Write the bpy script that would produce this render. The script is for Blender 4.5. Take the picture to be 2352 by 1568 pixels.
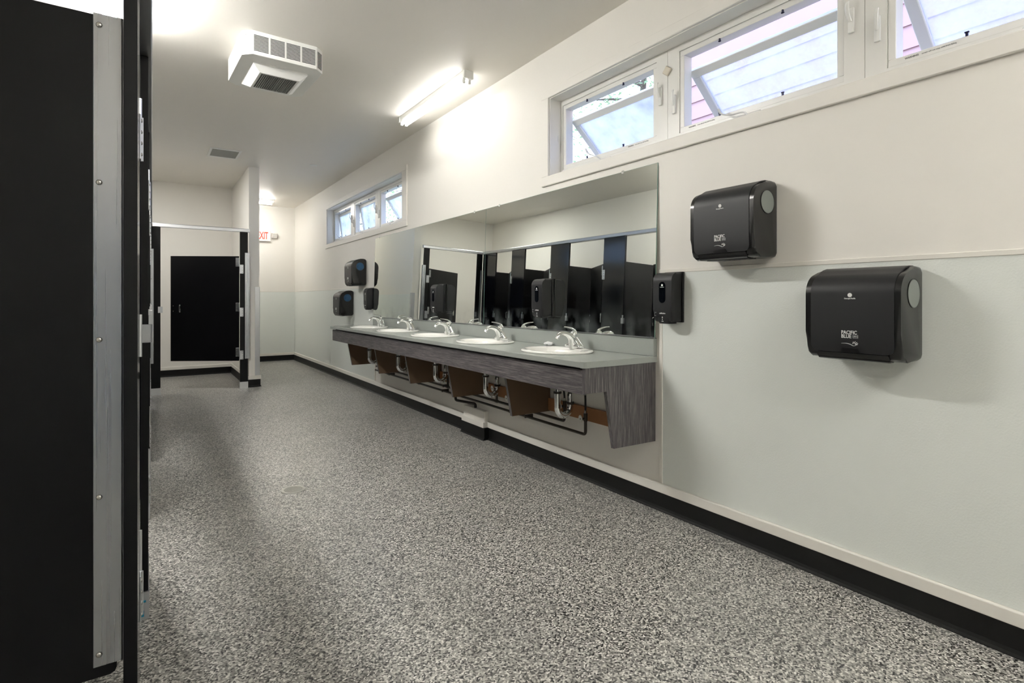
import bpy, bmesh, math, random
from mathutils import Vector, Matrix
random.seed(7)
PI = math.pi
S = bpy.context.scene
for o in list(bpy.data.objects): bpy.data.objects.remove(o)
COL = S.collection

# ------------------------------------------------------------------ camera
H = 1.16; F = 1250.0; TH = math.atan(836.0/F)
cd = bpy.data.cameras.new('camera'); cam = bpy.data.objects.new('camera', cd); COL.objects.link(cam)
cam.location = (0, 0, H); cam.rotation_euler = (PI/2, 0, -TH)
cd.sensor_width = 36; cd.sensor_fit = 'HORIZONTAL'; cd.lens = 36*F/2352; cd.shift_y = -96/2352
cd.clip_start = 0.02; cd.clip_end = 300
S.camera = cam

# ------------------------------------------------------------------ world, exposure
LAMP = 66.0          # strength of the fluorescent tubes
SKY = 2.9
W_ = bpy.data.worlds.new('sky'); S.world = W_; W_.use_nodes = True
nt = W_.node_tree; bg = nt.nodes['Background']
tc = nt.nodes.new('ShaderNodeTexCoord'); sp = nt.nodes.new('ShaderNodeSeparateXYZ'); cr = nt.nodes.new('ShaderNodeValToRGB')
nt.links.new(tc.outputs['Generated'], sp.inputs[0]); nt.links.new(sp.outputs['Z'], cr.inputs[0])
cr.color_ramp.elements[0].position = 0.0; cr.color_ramp.elements[0].color = (0.70, 0.80, 1.0, 1)
cr.color_ramp.elements[1].position = 0.9; cr.color_ramp.elements[1].color = (0.38, 0.55, 1.0, 1)
nt.links.new(cr.outputs[0], bg.inputs['Color']); bg.inputs['Strength'].default_value = SKY
vs = S.view_settings; vs.view_transform = 'Standard'; vs.look = 'None'; vs.gamma = 1; vs.use_curve_mapping = False
vs.exposure = 1.0

# ------------------------------------------------------------------ materials
def srgb(r, g, b):
    f = lambda v: (v/255/12.92 if v/255 <= 0.04045 else ((v/255+0.055)/1.055)**2.4)
    return (f(r), f(g), f(b), 1)
MATS = {}
def mat(name, col, rough=0.5, metal=0.0, bump=0.0, bscale=200, var=0.0, vscale=3.0, coat=0.0, spec=0.5, emit=None, estr=0.0, bdist=0.001):
    m = bpy.data.materials.new(name); m.use_nodes = True; n = m.node_tree; p = n.nodes['Principled BSDF']
    p.inputs['Base Color'].default_value = col; p.inputs['Roughness'].default_value = rough; p.inputs['Metallic'].default_value = metal
    p.inputs['Specular IOR Level'].default_value = spec
    if coat: p.inputs['Coat Weight'].default_value = coat; p.inputs['Coat Roughness'].default_value = 0.08
    t = n.nodes.new('ShaderNodeTexCoord')
    if bump:
        nz = n.nodes.new('ShaderNodeTexNoise'); nz.inputs['Scale'].default_value = bscale; nz.inputs['Detail'].default_value = 2
        b = n.nodes.new('ShaderNodeBump'); b.inputs['Strength'].default_value = bump; b.inputs['Distance'].default_value = bdist
        n.links.new(t.outputs['Object'], nz.inputs['Vector']); n.links.new(nz.outputs['Fac'], b.inputs['Height']); n.links.new(b.outputs[0], p.inputs['Normal'])
    if var:
        nz = n.nodes.new('ShaderNodeTexNoise'); nz.inputs['Scale'].default_value = vscale; nz.inputs['Detail'].default_value = 4
        mp = n.nodes.new('ShaderNodeMapRange'); mp.inputs['To Min'].default_value = 1-var; mp.inputs['To Max'].default_value = 1+var
        mx = n.nodes.new('ShaderNodeVectorMath'); mx.operation = 'SCALE'; mx.inputs[0].default_value = col[:3]
        n.links.new(t.outputs['Object'], nz.inputs['Vector']); n.links.new(nz.outputs['Fac'], mp.inputs['Value'])
        n.links.new(mp.outputs[0], mx.inputs['Scale']); n.links.new(mx.outputs[0], p.inputs['Base Color'])
    if emit:
        p.inputs['Emission Color'].default_value = emit; p.inputs['Emission Strength'].default_value = estr
    MATS[name] = m; return m

mat('wall_paint', srgb(238, 235, 228), 0.55, bump=0.15, bscale=350, var=0.015, vscale=1.5)
mat('ceiling_paint', srgb(232, 228, 220), 0.45, bump=0.2, bscale=90, var=0.02, vscale=1.0)
mat('frp', srgb(230, 234, 229), 0.34, bump=0.6, bscale=150, bdist=0.0014)
mat('door_steel', srgb(96, 108, 128), 0.4)
mat('trim_white', srgb(234, 231, 223), 0.42, var=0.01)
mat('rubber_black', srgb(12, 12, 12), 0.5, spec=0.3, bump=0.2, bscale=300, var=0.15, vscale=20)
mat('casing_white', srgb(238, 235, 228), 0.5)
mat('vinyl_white', srgb(234, 233, 228), 0.3)
mat('plastic_white', srgb(236, 236, 232), 0.35)
mat('beige_plastic', srgb(214, 206, 188), 0.5)
mat('phenolic', srgb(5, 5, 7), 0.40, spec=0.22, bump=0.2, bscale=500, bdist=0.0003, var=0.1, vscale=8)
mat('phenolic_core', srgb(20, 20, 23), 0.45, bump=0.3, bscale=120, var=0.2, vscale=30)
mat('pilaster_face', srgb(10, 12, 20), 0.12, spec=0.8, bump=0.05, bscale=420, bdist=0.0004)
mat('steel_screw', srgb(190, 188, 182), 0.25, metal=1.0)
mat('stainless', srgb(200, 202, 205), 0.3, metal=1.0, var=0.03)
mat('chrome', srgb(232, 234, 234), 0.06, metal=1.0)
mat('porcelain', srgb(244, 243, 238), 0.12, coat=0.6)
mat('counter', srgb(158, 163, 158), 0.2, bump=0.06, bscale=500, var=0.03, vscale=120)
mat('hardboard', srgb(98, 77, 56), 0.7, bump=0.2, bscale=400, var=0.12, vscale=6)
mat('pine', srgb(150, 102, 62), 0.6, var=0.2, vscale=5)
mat('pipe_dark', srgb(42, 33, 22), 0.4, var=0.2, vscale=20)
mat('hose_gap_black', srgb(15, 15, 15), 0.6)
mat('disp_matte', srgb(30, 30, 32), 0.45, spec=0.35, bump=0.45, bscale=900, bdist=0.0005)
mat('disp_gloss', srgb(24, 24, 24), 0.22)
mat('disp_dark', srgb(9, 9, 10), 0.3)
mat('disp_window', srgb(118, 124, 120), 0.3)
mat('disp_window_blue', srgb(36, 78, 112), 0.12, var=0.6, vscale=28)
mat('soap_window', srgb(6, 9, 14), 0.08)
mat('print_white', srgb(228, 228, 226), 0.6)
mat('print_grey', srgb(120, 120, 118), 0.6)
mat('heater_white', srgb(236, 236, 232), 0.4)
mat('grille_dark', srgb(22, 22, 21), 0.7)
mat('vent_grey', srgb(176, 176, 168), 0.5)
mat('grille_grey', srgb(150, 152, 146), 0.5)
mat('exit_red', srgb(232, 70, 52), 0.5, emit=srgb(255, 70, 50), estr=0.25)
mat('exit_white', srgb(244, 238, 230), 0.4)
for q_ in (0.12, 0.52, 0.55, 0.65, 0.95, 2.3): mat('tube_%g' % q_, (1, 1, 1, 1), 0.4, emit=(1.0, 0.982, 0.95, 1), estr=LAMP*q_)
mat('drain_metal', srgb(190, 190, 182), 0.35, metal=0.8)
mat('pit', srgb(8, 8, 8), 0.9)
mat('clip_dark', srgb(20, 20, 60), 0.5)
mat('clip_clear', srgb(225, 225, 220), 0.15)
mat('tape_blue', srgb(20, 120, 150), 0.5)
mat('tissue', srgb(246, 246, 246), 0.9)
mat('bark', srgb(96, 84, 74), 0.9, var=0.3, vscale=10)
mat('soil', srgb(110, 120, 92), 0.95, var=0.3, vscale=2)
mat('mirror_edge', srgb(120, 150, 140), 0.15)

def node(m): return MATS[m].node_tree
# brushed aluminium: streaks along z
def alu(name, rough):
    m = mat(name, srgb(176, 179, 183), rough, metal=1.0); n = m.node_tree; p = n.nodes['Principled BSDF']
    t = n.nodes.new('ShaderNodeTexCoord'); mp = n.nodes.new('ShaderNodeMapping'); mp.inputs['Scale'].default_value = (160, 160, 1.3)
    nz = n.nodes.new('ShaderNodeTexNoise'); nz.inputs['Scale'].default_value = 1; nz.inputs['Detail'].default_value = 3
    mr = n.nodes.new('ShaderNodeMapRange'); mr.inputs['To Min'].default_value = rough-0.03; mr.inputs['To Max'].default_value = rough+0.05
    n.links.new(t.outputs['Object'], mp.inputs[0]); n.links.new(mp.outputs[0], nz.inputs['Vector']); n.links.new(nz.outputs['Fac'], mr.inputs['Value'])
    n.links.new(mr.outputs[0], p.inputs['Roughness'])
    b = n.nodes.new('ShaderNodeBump'); b.inputs['Strength'].default_value = 0.05; b.inputs['Distance'].default_value = 0.0001
    n.links.new(nz.outputs['Fac'], b.inputs['Height']); n.links.new(b.outputs[0], p.inputs['Normal'])
alu('aluminium', 0.27)
# dark streaky laminate; axis = grain direction
def laminate(name, sc):
    m = mat(name, srgb(80, 76, 76), 0.45); n = m.node_tree; p = n.nodes['Principled BSDF']
    t = n.nodes.new('ShaderNodeTexCoord'); mp = n.nodes.new('ShaderNodeMapping'); mp.inputs['Scale'].default_value = sc
    nz = n.nodes.new('ShaderNodeTexNoise'); nz.inputs['Scale'].default_value = 1; nz.inputs['Detail'].default_value = 6; nz.inputs['Roughness'].default_value = 0.7
    r = n.nodes.new('ShaderNodeValToRGB'); e = r.color_ramp.elements
    e[0].position = 0.36; e[0].color = srgb(58, 56, 58); e[1].position = 0.68; e[1].color = srgb(132, 126, 124)
    e2 = r.color_ramp.elements.new(0.5); e2.color = srgb(86, 82, 84)
    n.links.new(t.outputs['Object'], mp.inputs[0]); n.links.new(mp.outputs[0], nz.inputs['Vector']); n.links.new(nz.outputs['Fac'], r.inputs[0]); n.links.new(r.outputs[0], p.inputs['Base Color'])
laminate('laminate_h', (190, 7, 190)); laminate('laminate_v', (190, 190, 7))
# flake epoxy floor
def flake():
    m = mat('floor_flake', (0.3, 0.3, 0.3, 1), 0.3); n = m.node_tree; p = n.nodes['Principled BSDF']
    t = n.nodes.new('ShaderNodeTexCoord')
    v = n.nodes.new('ShaderNodeTexVoronoi'); v.inputs['Scale'].default_value = 185; v.voronoi_dimensions = '2D'
    sx = n.nodes.new('ShaderNodeSeparateXYZ'); r = n.nodes.new('ShaderNodeValToRGB'); r.color_ramp.interpolation = 'CONSTANT'
    n.links.new(t.outputs['Object'], v.inputs['Vector']); n.links.new(v.outputs['Color'], sx.inputs[0]); n.links.new(sx.outputs['X'], r.inputs[0])
    cols = [(0, (34, 34, 34)), (0.11, (92, 91, 88)), (0.26, (136, 134, 129)), (0.45, (164, 162, 156)), (0.64, (190, 188, 181)), (0.80, (216, 214, 207)), (0.92, (242, 240, 234))]
    e = r.color_ramp.elements; e[0].position = 0; e[0].color = srgb(*cols[0][1]); e[1].position = cols[1][0]; e[1].color = srgb(*cols[1][1])
    for pz, c in cols[2:]:
        q = e.new(pz); q.color = srgb(*c)
    nz = n.nodes.new('ShaderNodeTexNoise'); nz.inputs['Scale'].default_value = 2.2; nz.inputs['Detail'].default_value = 5
    mr = n.nodes.new('ShaderNodeMapRange'); mr.inputs['To Min'].default_value = 0.62; mr.inputs['To Max'].default_value = 1.0
    mx = n.nodes.new('ShaderNodeVectorMath'); mx.operation = 'SCALE'
    n.links.new(t.outputs['Object'], nz.inputs['Vector']); n.links.new(nz.outputs['Fac'], mr.inputs['Value']); n.links.new(r.outputs[0], mx.inputs[0]); n.links.new(mr.outputs[0], mx.inputs['Scale'])
    n.links.new(mx.outputs[0], p.inputs['Base Color'])
    b = n.nodes.new('ShaderNodeBump'); b.inputs['Strength'].default_value = 0.35; b.inputs['Distance'].default_value = 0.0012
    n.links.new(sx.outputs['Y'], b.inputs['Height']); n.links.new(b.outputs[0], p.inputs['Normal'])
flake()
# silvered mirror with splash marks near its lower edge
def mirror():
    m = mat('mirror_glass', srgb(240, 244, 239), 0.0, metal=1.0); n = m.node_tree; p = n.nodes['Principled BSDF']; out = n.nodes['Material Output']
    t = n.nodes.new('ShaderNodeTexCoord'); sx = n.nodes.new('ShaderNodeSeparateXYZ'); n.links.new(t.outputs['Object'], sx.inputs[0])
    mr = n.nodes.new('ShaderNodeMapRange'); mr.inputs['From Min'].default_value = 0.16; mr.inputs['From Max'].default_value = 0.0; mr.inputs['To Min'].default_value = 0; mr.inputs['To Max'].default_value = 1
    n.links.new(sx.outputs['Z'], mr.inputs['Value'])
    nz = n.nodes.new('ShaderNodeTexNoise'); nz.inputs['Scale'].default_value = 9; nz.inputs['Detail'].default_value = 5; n.links.new(t.outputs['Object'], nz.inputs['Vector'])
    m2 = n.nodes.new('ShaderNodeMapRange'); m2.inputs['From Min'].default_value = 0.45; m2.inputs['From Max'].default_value = 0.8; n.links.new(nz.outputs['Fac'], m2.inputs['Value'])
    mu = n.nodes.new('ShaderNodeMath'); mu.operation = 'MULTIPLY'; n.links.new(mr.outputs[0], mu.inputs[0]); n.links.new(m2.outputs[0], mu.inputs[1])
    m3 = n.nodes.new('ShaderNodeMath'); m3.operation = 'MULTIPLY'; m3.inputs[1].default_value = 0.3; n.links.new(mu.outputs[0], m3.inputs[0])
    df = n.nodes.new('ShaderNodeBsdfDiffuse'); df.inputs[0].default_value = srgb(190, 200, 200)
    mix = n.nodes.new('ShaderNodeMixShader'); n.links.new(m3.outputs[0], mix.inputs[0]); n.links.new(p.outputs[0], mix.inputs[1]); n.links.new(df.outputs[0], mix.inputs[2]); n.links.new(mix.outputs[0], out.inputs['Surface'])
mirror()
# window glass: clear sheet, slight dirt
def glass(name, haze):
    m = mat(name, (1, 1, 1, 1), 0.0); n = m.node_tree; out = n.nodes['Material Output']
    tr = n.nodes.new('ShaderNodeBsdfTransparent'); tr.inputs[0].default_value = (0.93, 0.96, 0.97, 1)
    gl = n.nodes.new('ShaderNodeBsdfGlossy'); gl.inputs['Roughness'].default_value = 0.02
    fr = n.nodes.new('ShaderNodeFresnel'); fr.inputs[0].default_value = 1.45
    mx = n.nodes.new('ShaderNodeMixShader'); n.links.new(fr.outputs[0], mx.inputs[0]); n.links.new(tr.outputs[0], mx.inputs[1]); n.links.new(gl.outputs[0], mx.inputs[2])
    tl = n.nodes.new('ShaderNodeBsdfTranslucent'); tl.inputs[0].default_value = (0.9, 0.93, 1.0, 1)
    t = n.nodes.new('ShaderNodeTexCoord'); nz = n.nodes.new('ShaderNodeTexNoise'); nz.inputs['Scale'].default_value = 7; nz.inputs['Detail'].default_value = 6
    mr = n.nodes.new('ShaderNodeMapRange'); mr.inputs['From Min'].default_value = 0.3; mr.inputs['From Max'].default_value = 0.75; mr.inputs['To Min'].default_value = haze*0.35; mr.inputs['To Max'].default_value = haze
    n.links.new(t.outputs['Object'], nz.inputs['Vector']); n.links.new(nz.outputs['Fac'], mr.inputs['Value'])
    m2 = n.nodes.new('ShaderNodeMixShader'); n.links.new(mr.outputs[0], m2.inputs[0]); n.links.new(mx.outputs[0], m2.inputs[1]); n.links.new(tl.outputs[0], m2.inputs[2]); n.links.new(m2.outputs[0], out.inputs['Surface'])
glass('glass', 0.6)
def leafmat():
    m = mat('leaf', srgb(136, 158, 118), 0.6, var=0.25, vscale=1.0); n = m.node_tree; p = n.nodes['Principled BSDF']; out = n.nodes['Material Output']
    tl = n.nodes.new('ShaderNodeBsdfTranslucent'); tl.inputs[0].default_value = srgb(168, 190, 140)
    mx = n.nodes.new('ShaderNodeMixShader'); mx.inputs[0].default_value = 0.4
    n.links.new(p.outputs[0], mx.inputs[1]); n.links.new(tl.outputs[0], mx.inputs[2]); n.links.new(mx.outputs[0], out.inputs['Surface'])
leafmat()
mat('siding', srgb(176, 146, 148), 0.8, var=0.08, vscale=3)
mat('roof_dark', srgb(90, 86, 90), 0.9)

# ------------------------------------------------------------------ mesh helpers
def nb(): return bmesh.new()
def box(bm, x0, x1, y0, y1, z0, z1, bev=0.0, seg=2, M=None):
    vs_ = [bm.verts.new((x, y, z)) for x in (x0, x1) for y in (y0, y1) for z in (z0, z1)]
    fs = [bm.faces.new([vs_[i] for i in q]) for q in ((0, 1, 3, 2), (4, 6, 7, 5), (0, 4, 5, 1), (2, 3, 7, 6), (0, 2, 6, 4), (1, 5, 7, 3))]
    nv = vs_
    if bev > 0:
        es = list({e for f in fs for e in f.edges})
        r = bmesh.ops.bevel(bm, geom=es, offset=bev, segments=seg, affect='EDGES', profile=0.5)
        nv = list({v for f in r['faces'] for v in f.verts} | {v for v in vs_ if v.is_valid})
    if M is not None:
        for v in nv: v.co = M @ v.co
    return nv
def prism(bm, pts, ax, a0, a1, bev=0.0, seg=2, M=None):
    """extrude polygon pts (2-D, in the two remaining axes in order) along axis ax from a0 to a1"""
    def mk3(p, a):
        q = list(p); q.insert(ax, a); return Vector(q)
    A = [bm.verts.new(mk3(p, a0)) for p in pts]; B = [bm.verts.new(mk3(p, a1)) for p in pts]
    n = len(pts); fs = [bm.faces.new(A), bm.faces.new(list(reversed(B)))]
    for i in range(n): fs.append(bm.faces.new((A[i], B[i], B[(i+1) % n], A[(i+1) % n])))
    nv = A+B
    if bev > 0:
        es = list(set(fs[0].edges) | set(fs[1].edges))
        r = bmesh.ops.bevel(bm, geom=es, offset=bev, segments=seg, affect='EDGES', profile=0.5)
        nv = list({v for f in r['faces'] for v in f.verts} | {v for v in nv if v.is_valid})
    if M is not None:
        for v in nv: v.co = M @ v.co
    return nv
def frame_of(t):
    t = t.normalized(); a = Vector((0, 0, 1)) if abs(t.z) < 0.9 else Vector((0, 1, 0))
    u = t.cross(a).normalized(); return u, t.cross(u).normalized()
def sweep(bm, pts, rad, seg=12, side=None, cap=True):
    """rad: number, list of numbers or list of (ra along side, rb)"""
    pts = [Vector(p) for p in pts]; rings = []
    for i, p in enumerate(pts):
        t = (pts[min(i+1, len(pts)-1)]-pts[max(i-1, 0)])
        if side is not None:
            u = Vector(side).normalized(); v = t.normalized().cross(u).normalized()
        elif i == 0: u, v = frame_of(t)
        else:
            v = t.normalized().cross(pu).normalized(); u = v.cross(t.normalized()).normalized()
        pu = u
        r = rad[i] if isinstance(rad, (list, tuple)) else rad
        ra, rb = r if isinstance(r, (list, tuple)) else (r, r)
        rings.append([bm.verts.new(p+u*ra*math.cos(2*PI*k/seg)+v*rb*math.sin(2*PI*k/seg)) for k in range(seg)])
    for a, b in zip(rings, rings[1:]):
        for k in range(seg): bm.faces.new((a[k], a[(k+1) % seg], b[(k+1) % seg], b[k]))
    if cap: bm.faces.new(rings[0]); bm.faces.new(list(reversed(rings[-1])))
    return rings
def cyl(bm, p0, p1, r, seg=16): return sweep(bm, [p0, p1], r, seg)
def smooth_path(pts, n=6):
    P = [Vector(p) for p in pts]; out = []
    for i in range(len(P)-1):
        p0, p1, p2, p3 = P[max(i-1, 0)], P[i], P[i+1], P[min(i+2, len(P)-1)]
        for k in range(n):
            t = k/n; out.append(0.5*((2*p1)+(p2-p0)*t+(2*p0-5*p1+4*p2-p3)*t*t+(3*p1-p0-3*p2+p3)*t**3))
    out.append(P[-1]); return out
def arc_pipe(pts, r, n=5):
    """polyline with rounded corners"""
    P = [Vector(p) for p in pts]; out = [P[0]]
    for i in range(1, len(P)-1):
        a = (P[i-1]-P[i]).normalized(); b = (P[i+1]-P[i]).normalized()
        s0 = P[i]+a*r; s1 = P[i]+b*r
        for k in range(n+1):
            t = k/n; out.append((1-t)**2*s0+2*t*(1-t)*P[i]+t*t*s1)
    out.append(P[-1]); return out
def sphere(bm, c, r, seg=12, sc=(1, 1, 1)):
    bmesh.ops.create_uvsphere(bm, u_segments=seg, v_segments=max(6, seg//2), radius=r, matrix=Matrix.Translation(c) @ Matrix.Diagonal((*sc, 1)))

def tag(o, label=None, cat=None, group=None, kind=None):
    if label: o['label'] = label
    if cat: o['category'] = cat
    if group: o['group'] = group
    if kind: o['kind'] = kind
    return o
def link_mesh(name, bm, m, parent=None, smooth=False, rel=True, angle=35):
    bmesh.ops.recalc_face_normals(bm, faces=bm.faces[:])
    me = bpy.data.meshes.new(name)
    bm.to_mesh(me); bm.free()
    if smooth:
        for f in me.polygons: f.use_smooth = True
        me.set_sharp_from_angle(angle=math.radians(angle))
    o = bpy.data.objects.new(name, me); COL.objects.link(o)
    me.materials.append(MATS[m] if isinstance(m, str) else m)
    if parent is not None:
        o.parent = parent
        if rel == 'world':
            me.transform(Matrix.Translation(-world_loc(parent)))
    return o
def world_loc(o):
    v = Vector(o.location); p = o.parent
    while p is not None: v = v+Vector(p.location); p = p.parent
    return v
def part(name, bm, m, parent, smooth=False, label=None, kind=None, angle=35):
    """mesh given in world coordinates, parent unrotated"""
    o = link_mesh(name, bm, m, parent, smooth, 'world', angle)
    return tag(o, label, None, None, kind)
def lpart(name, bm, m, parent, smooth=False, label=None, kind=None, angle=35):
    """mesh given in the parent's local coordinates"""
    o = link_mesh(name, bm, m, parent, smooth, True, angle)
    return tag(o, label, None, None, kind)
def thing(name, loc, label, cat, group=None, rz=0.0):
    o = bpy.data.objects.new(name, None); COL.objects.link(o); o.location = loc; o.rotation_euler = (0, 0, rz)
    o.empty_display_size = 0.1
    return tag(o, label, cat, group)
def single(name, bm, m, label, cat, group=None, smooth=False, origin=None):
    me_c = origin
    if me_c is None:
        xs = [v.co for v in bm.verts]; me_c = Vector((sum(v.x for v in xs)/len(xs), sum(v.y for v in xs)/len(xs), min(v.z for v in xs)))
    me_c = Vector(me_c)
    for v in bm.verts: v.co -= me_c
    o = link_mesh(name, bm, m, None, smooth); o.location = me_c
    return tag(o, label, cat, group)
def struct(name, bm, m, smooth=False, label=None):
    o = link_mesh(name, bm, m, None, smooth); tag(o, label, None, None, 'structure'); return o
def srt(name, loc=(0, 0, 0), label=None):
    o = bpy.data.objects.new(name, None); COL.objects.link(o); o.location = loc; tag(o, label, None, None, 'structure'); return o
def copy_tree(o, parent=None):
    c = o.copy(); COL.objects.link(c)
    if parent is not None:
        c.parent = parent; c.matrix_parent_inverse = o.matrix_parent_inverse
    for ch in list(o.children): copy_tree(ch, c)
    return c
def text(name, body, size, m, parent, pos, ax='-x', sx=1.0, thick=0.0004, align='CENTER', bold=0.0):
    cu = bpy.data.curves.new(name, 'FONT'); cu.body = body; cu.size = size; cu.extrude = thick; cu.align_x = align; cu.align_y = 'CENTER'; cu.offset = bold
    tmp = bpy.data.objects.new(name+'_t', cu); COL.objects.link(tmp)
    bpy.context.view_layer.update()
    me = bpy.data.meshes.new_from_object(tmp.evaluated_get(bpy.context.evaluated_depsgraph_get()))
    bpy.data.objects.remove(tmp); bpy.data.curves.remove(cu)
    if ax == '-x': R = Matrix(((0, 0, -1), (-1, 0, 0), (0, 1, 0)))
    else: R = Matrix(((1, 0, 0), (0, 0, -1), (0, 1, 0)))
    me.transform((Matrix.Translation(pos) @ R.to_4x4()) @ Matrix.Diagonal((sx, 1, 1, 1)))
    me.materials.clear(); me.materials.append(MATS[m])
    o = bpy.data.objects.new(name, me); COL.objects.link(o); o.parent = parent
    return o

# ------------------------------------------------------------------ room dimensions
W = 2.3575; C = 2.927; XL = -1.25; YN = -2.6; YF = 11.09; YA = 9.68

WT = 0.20                                  # wall thickness
WIN = [(-0.03, 3.044), (5.70, 8.76)]; WZ0, WZ1 = 2.03, 2.58

bm = nb(); box(bm, XL-0.1, W+0.1, YN-0.1, YF+0.1, -0.12, 0); struct('floor', bm, 'floor_flake', label='grey flake epoxy floor')
bm = nb(); box(bm, XL-0.1, W+WT, YN-0.1, YF+0.1, C, C+0.12); struct('ceiling', bm, 'ceiling_paint')
bm = nb()
box(bm, W, W+WT, YN-0.1, YF+0.1, 0, WZ0); box(bm, W, W+WT, YN-0.1, YF+0.1, WZ1, C)
for a, b in ((YN-0.1, WIN[0][0]), (WIN[0][1], WIN[1][0]), (WIN[1][1], YF+0.1)): box(bm, W, W+WT, a, b, WZ0, WZ1)
wall_right = struct('wall_right', bm, 'wall_paint')
bm = nb(); box(bm, XL-0.1, W, YF, YF+0.1, 0, C); wall_far = struct('wall_far', bm, 'wall_paint', label='end wall beyond the alcove')
bm = nb(); box(bm, XL-0.1, XL, YN-0.1, YF, 0, C); wall_left = struct('wall_left', bm, 'wall_paint')
bm = nb(); box(bm, XL, W, YN-0.1, YN, 0, C); wall_near = struct('wall_near', bm, 'wall_paint')
bm = nb(); box(bm, XL, 1.24, YA, YA+0.12, 0, C); wall_alcove = struct('wall_alcove', bm, 'wall_paint', label='back wall of the end stall')
bm = nb(); box(bm, 1.113, 1.24, 7.95, YA, 0, C); wall_partition = struct('wall_partition', bm, 'wall_paint', label='stub wall beside the end stall')

# unseen steel door added behind the camera, for the aluminium strip to reflect
d1 = srt('added_door', (-0.3, YN, 0), 'added blue-grey steel door with a dark push bar, unseen, there for its reflection')
bm = nb(); box(bm, -0.78, 0.16, YN, YN+0.03, 0.01, 2.03, 0.003, 1); part('door_leaf', bm, 'door_steel', d1)
for q_ in ((-0.83, -0.78, 0, 2.08), (0.16, 0.21, 0, 2.08), (-0.78, 0.16, 2.03, 2.08)):
    bm = nb(); box(bm, q_[0], q_[1], YN, YN+0.045, q_[2], q_[3], 0.003, 1); part('door_frame', bm, 'trim_white', d1)
bm = nb(); box(bm, -0.72, 0.10, YN+0.03, YN+0.10, 1.0, 1.12, 0.01, 2); part('push_bar', bm, 'rubber_black', d1)  # bar added so that the strip mirrors a dark band
# wainscot panels (1.22 m sheets) as parts of their walls
def frp_sheet(parent, x0, x1, y0, y1, z0=0.148, z1=1.308):
    bm = nb(); box(bm, x0, x1, y0, y1, z0, z1, 0.0012, 1); part('wall_panel', bm, 'frp', parent)
ys = [2.035, -0.405, YN]
for a, b in zip(ys, ys[1:]): frp_sheet(wall_right, W-0.004, W, b+0.0015, a-0.0015)
ys = [6.60, 8.55, 10.99, YF]
for a, b in zip(ys, ys[1:]): frp_sheet(wall_right, W-0.004, W, a+0.0015, b-0.0015)
xs = [W-0.004, 1.2, 0.0, XL]
for a, b in zip(xs, xs[1:]): frp_sheet(wall_far, b+0.0015, a-0.0015, YF-0.004, YF)
for a_, b_ in ((XL, -0.84), (0.22, 1.3), (1.3, W-0.004)): frp_sheet(wall_near, a_+0.0015, b_-0.0015, YN, YN+0.004)
frp_sheet(wall_partition, 1.24, 1.244, 7.95, 8.9); frp_sheet(wall_partition, 1.24, 1.244, 8.903, YA+0.12)

# white divider bars, trims
tn = [0]
def trim(bm, m='trim_white', label=None):
    tn[0] += 1; return struct('trim_%d' % tn[0], bm, m, label=label)
bm = nb(); box(bm, W-0.007, W, YN, 2.05, 1.306, 1.326, 0.002, 1); trim(bm, label='thin white bar capping the wall panels by the towel dispensers')
bm = nb(); box(bm, W-0.007, W, 6.58, YF, 1.306, 1.326, 0.002, 1); trim(bm)
bm = nb(); box(bm, XL, W-0.007, YF-0.007, YF, 1.306, 1.326, 0.002, 1); trim(bm)
bm = nb(); box(bm, W-0.008, W, 2.028, 2.05, 0.148, 1.306, 0.002, 1); trim(bm, label='upright white strip beside the vanity end')
bm = nb(); box(bm, W-0.008, W, 6.58, 6.602, 0.148, 1.306, 0.002, 1); trim(bm)
bm = nb(); box(bm, 1.187, 1.246, 7.946, 7.95, 0.15, 1.33); box(bm, 1.244, 1.247, 7.946, 7.995, 0.15, 1.33); trim(bm, 'stainless', label='metal corner guard on the stub wall')
# cream trim above the black base
def run(bm, x0, x1, y0, y1, z0, z1): box(bm, x0, x1, y0, y1, z0, z1, 0.004, 2)
bm = nb(); run(bm, W-0.02, W, YN, 3.862, 0.10, 0.148); trim(bm)
bm = nb(); run(bm, W-0.02, W, 4.235, YF, 0.10, 0.148); trim(bm)
bm = nb(); run(bm, W-0.062, W, 3.862, 4.235, 0.10, 0.148); trim(bm, label='cream trim round the boxed bump under the vanity')
bm = nb(); run(bm, XL, W-0.02, YF-0.018, YF, 0.10, 0.142); trim(bm)
bm = nb(); run(bm, XL, 1.113, YA-0.02, YA, 0.10, 0.148); trim(bm)
bm = nb(); run(bm, 1.095, 1.113, 7.95, YA-0.02, 0.10, 0.148); trim(bm)
bm = nb(); run(bm, 1.095, 1.262, 7.925, 7.95, 0.10, 0.148); run(bm, 1.244, 1.262, 7.95, YA+0.12, 0.10, 0.148); trim(bm, label='cream trim round the foot of the stub wall')
bm = nb(); run(bm, XL, 1.262, YA+0.12, YA+0.138, 0.10, 0.148); trim(bm)
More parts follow.
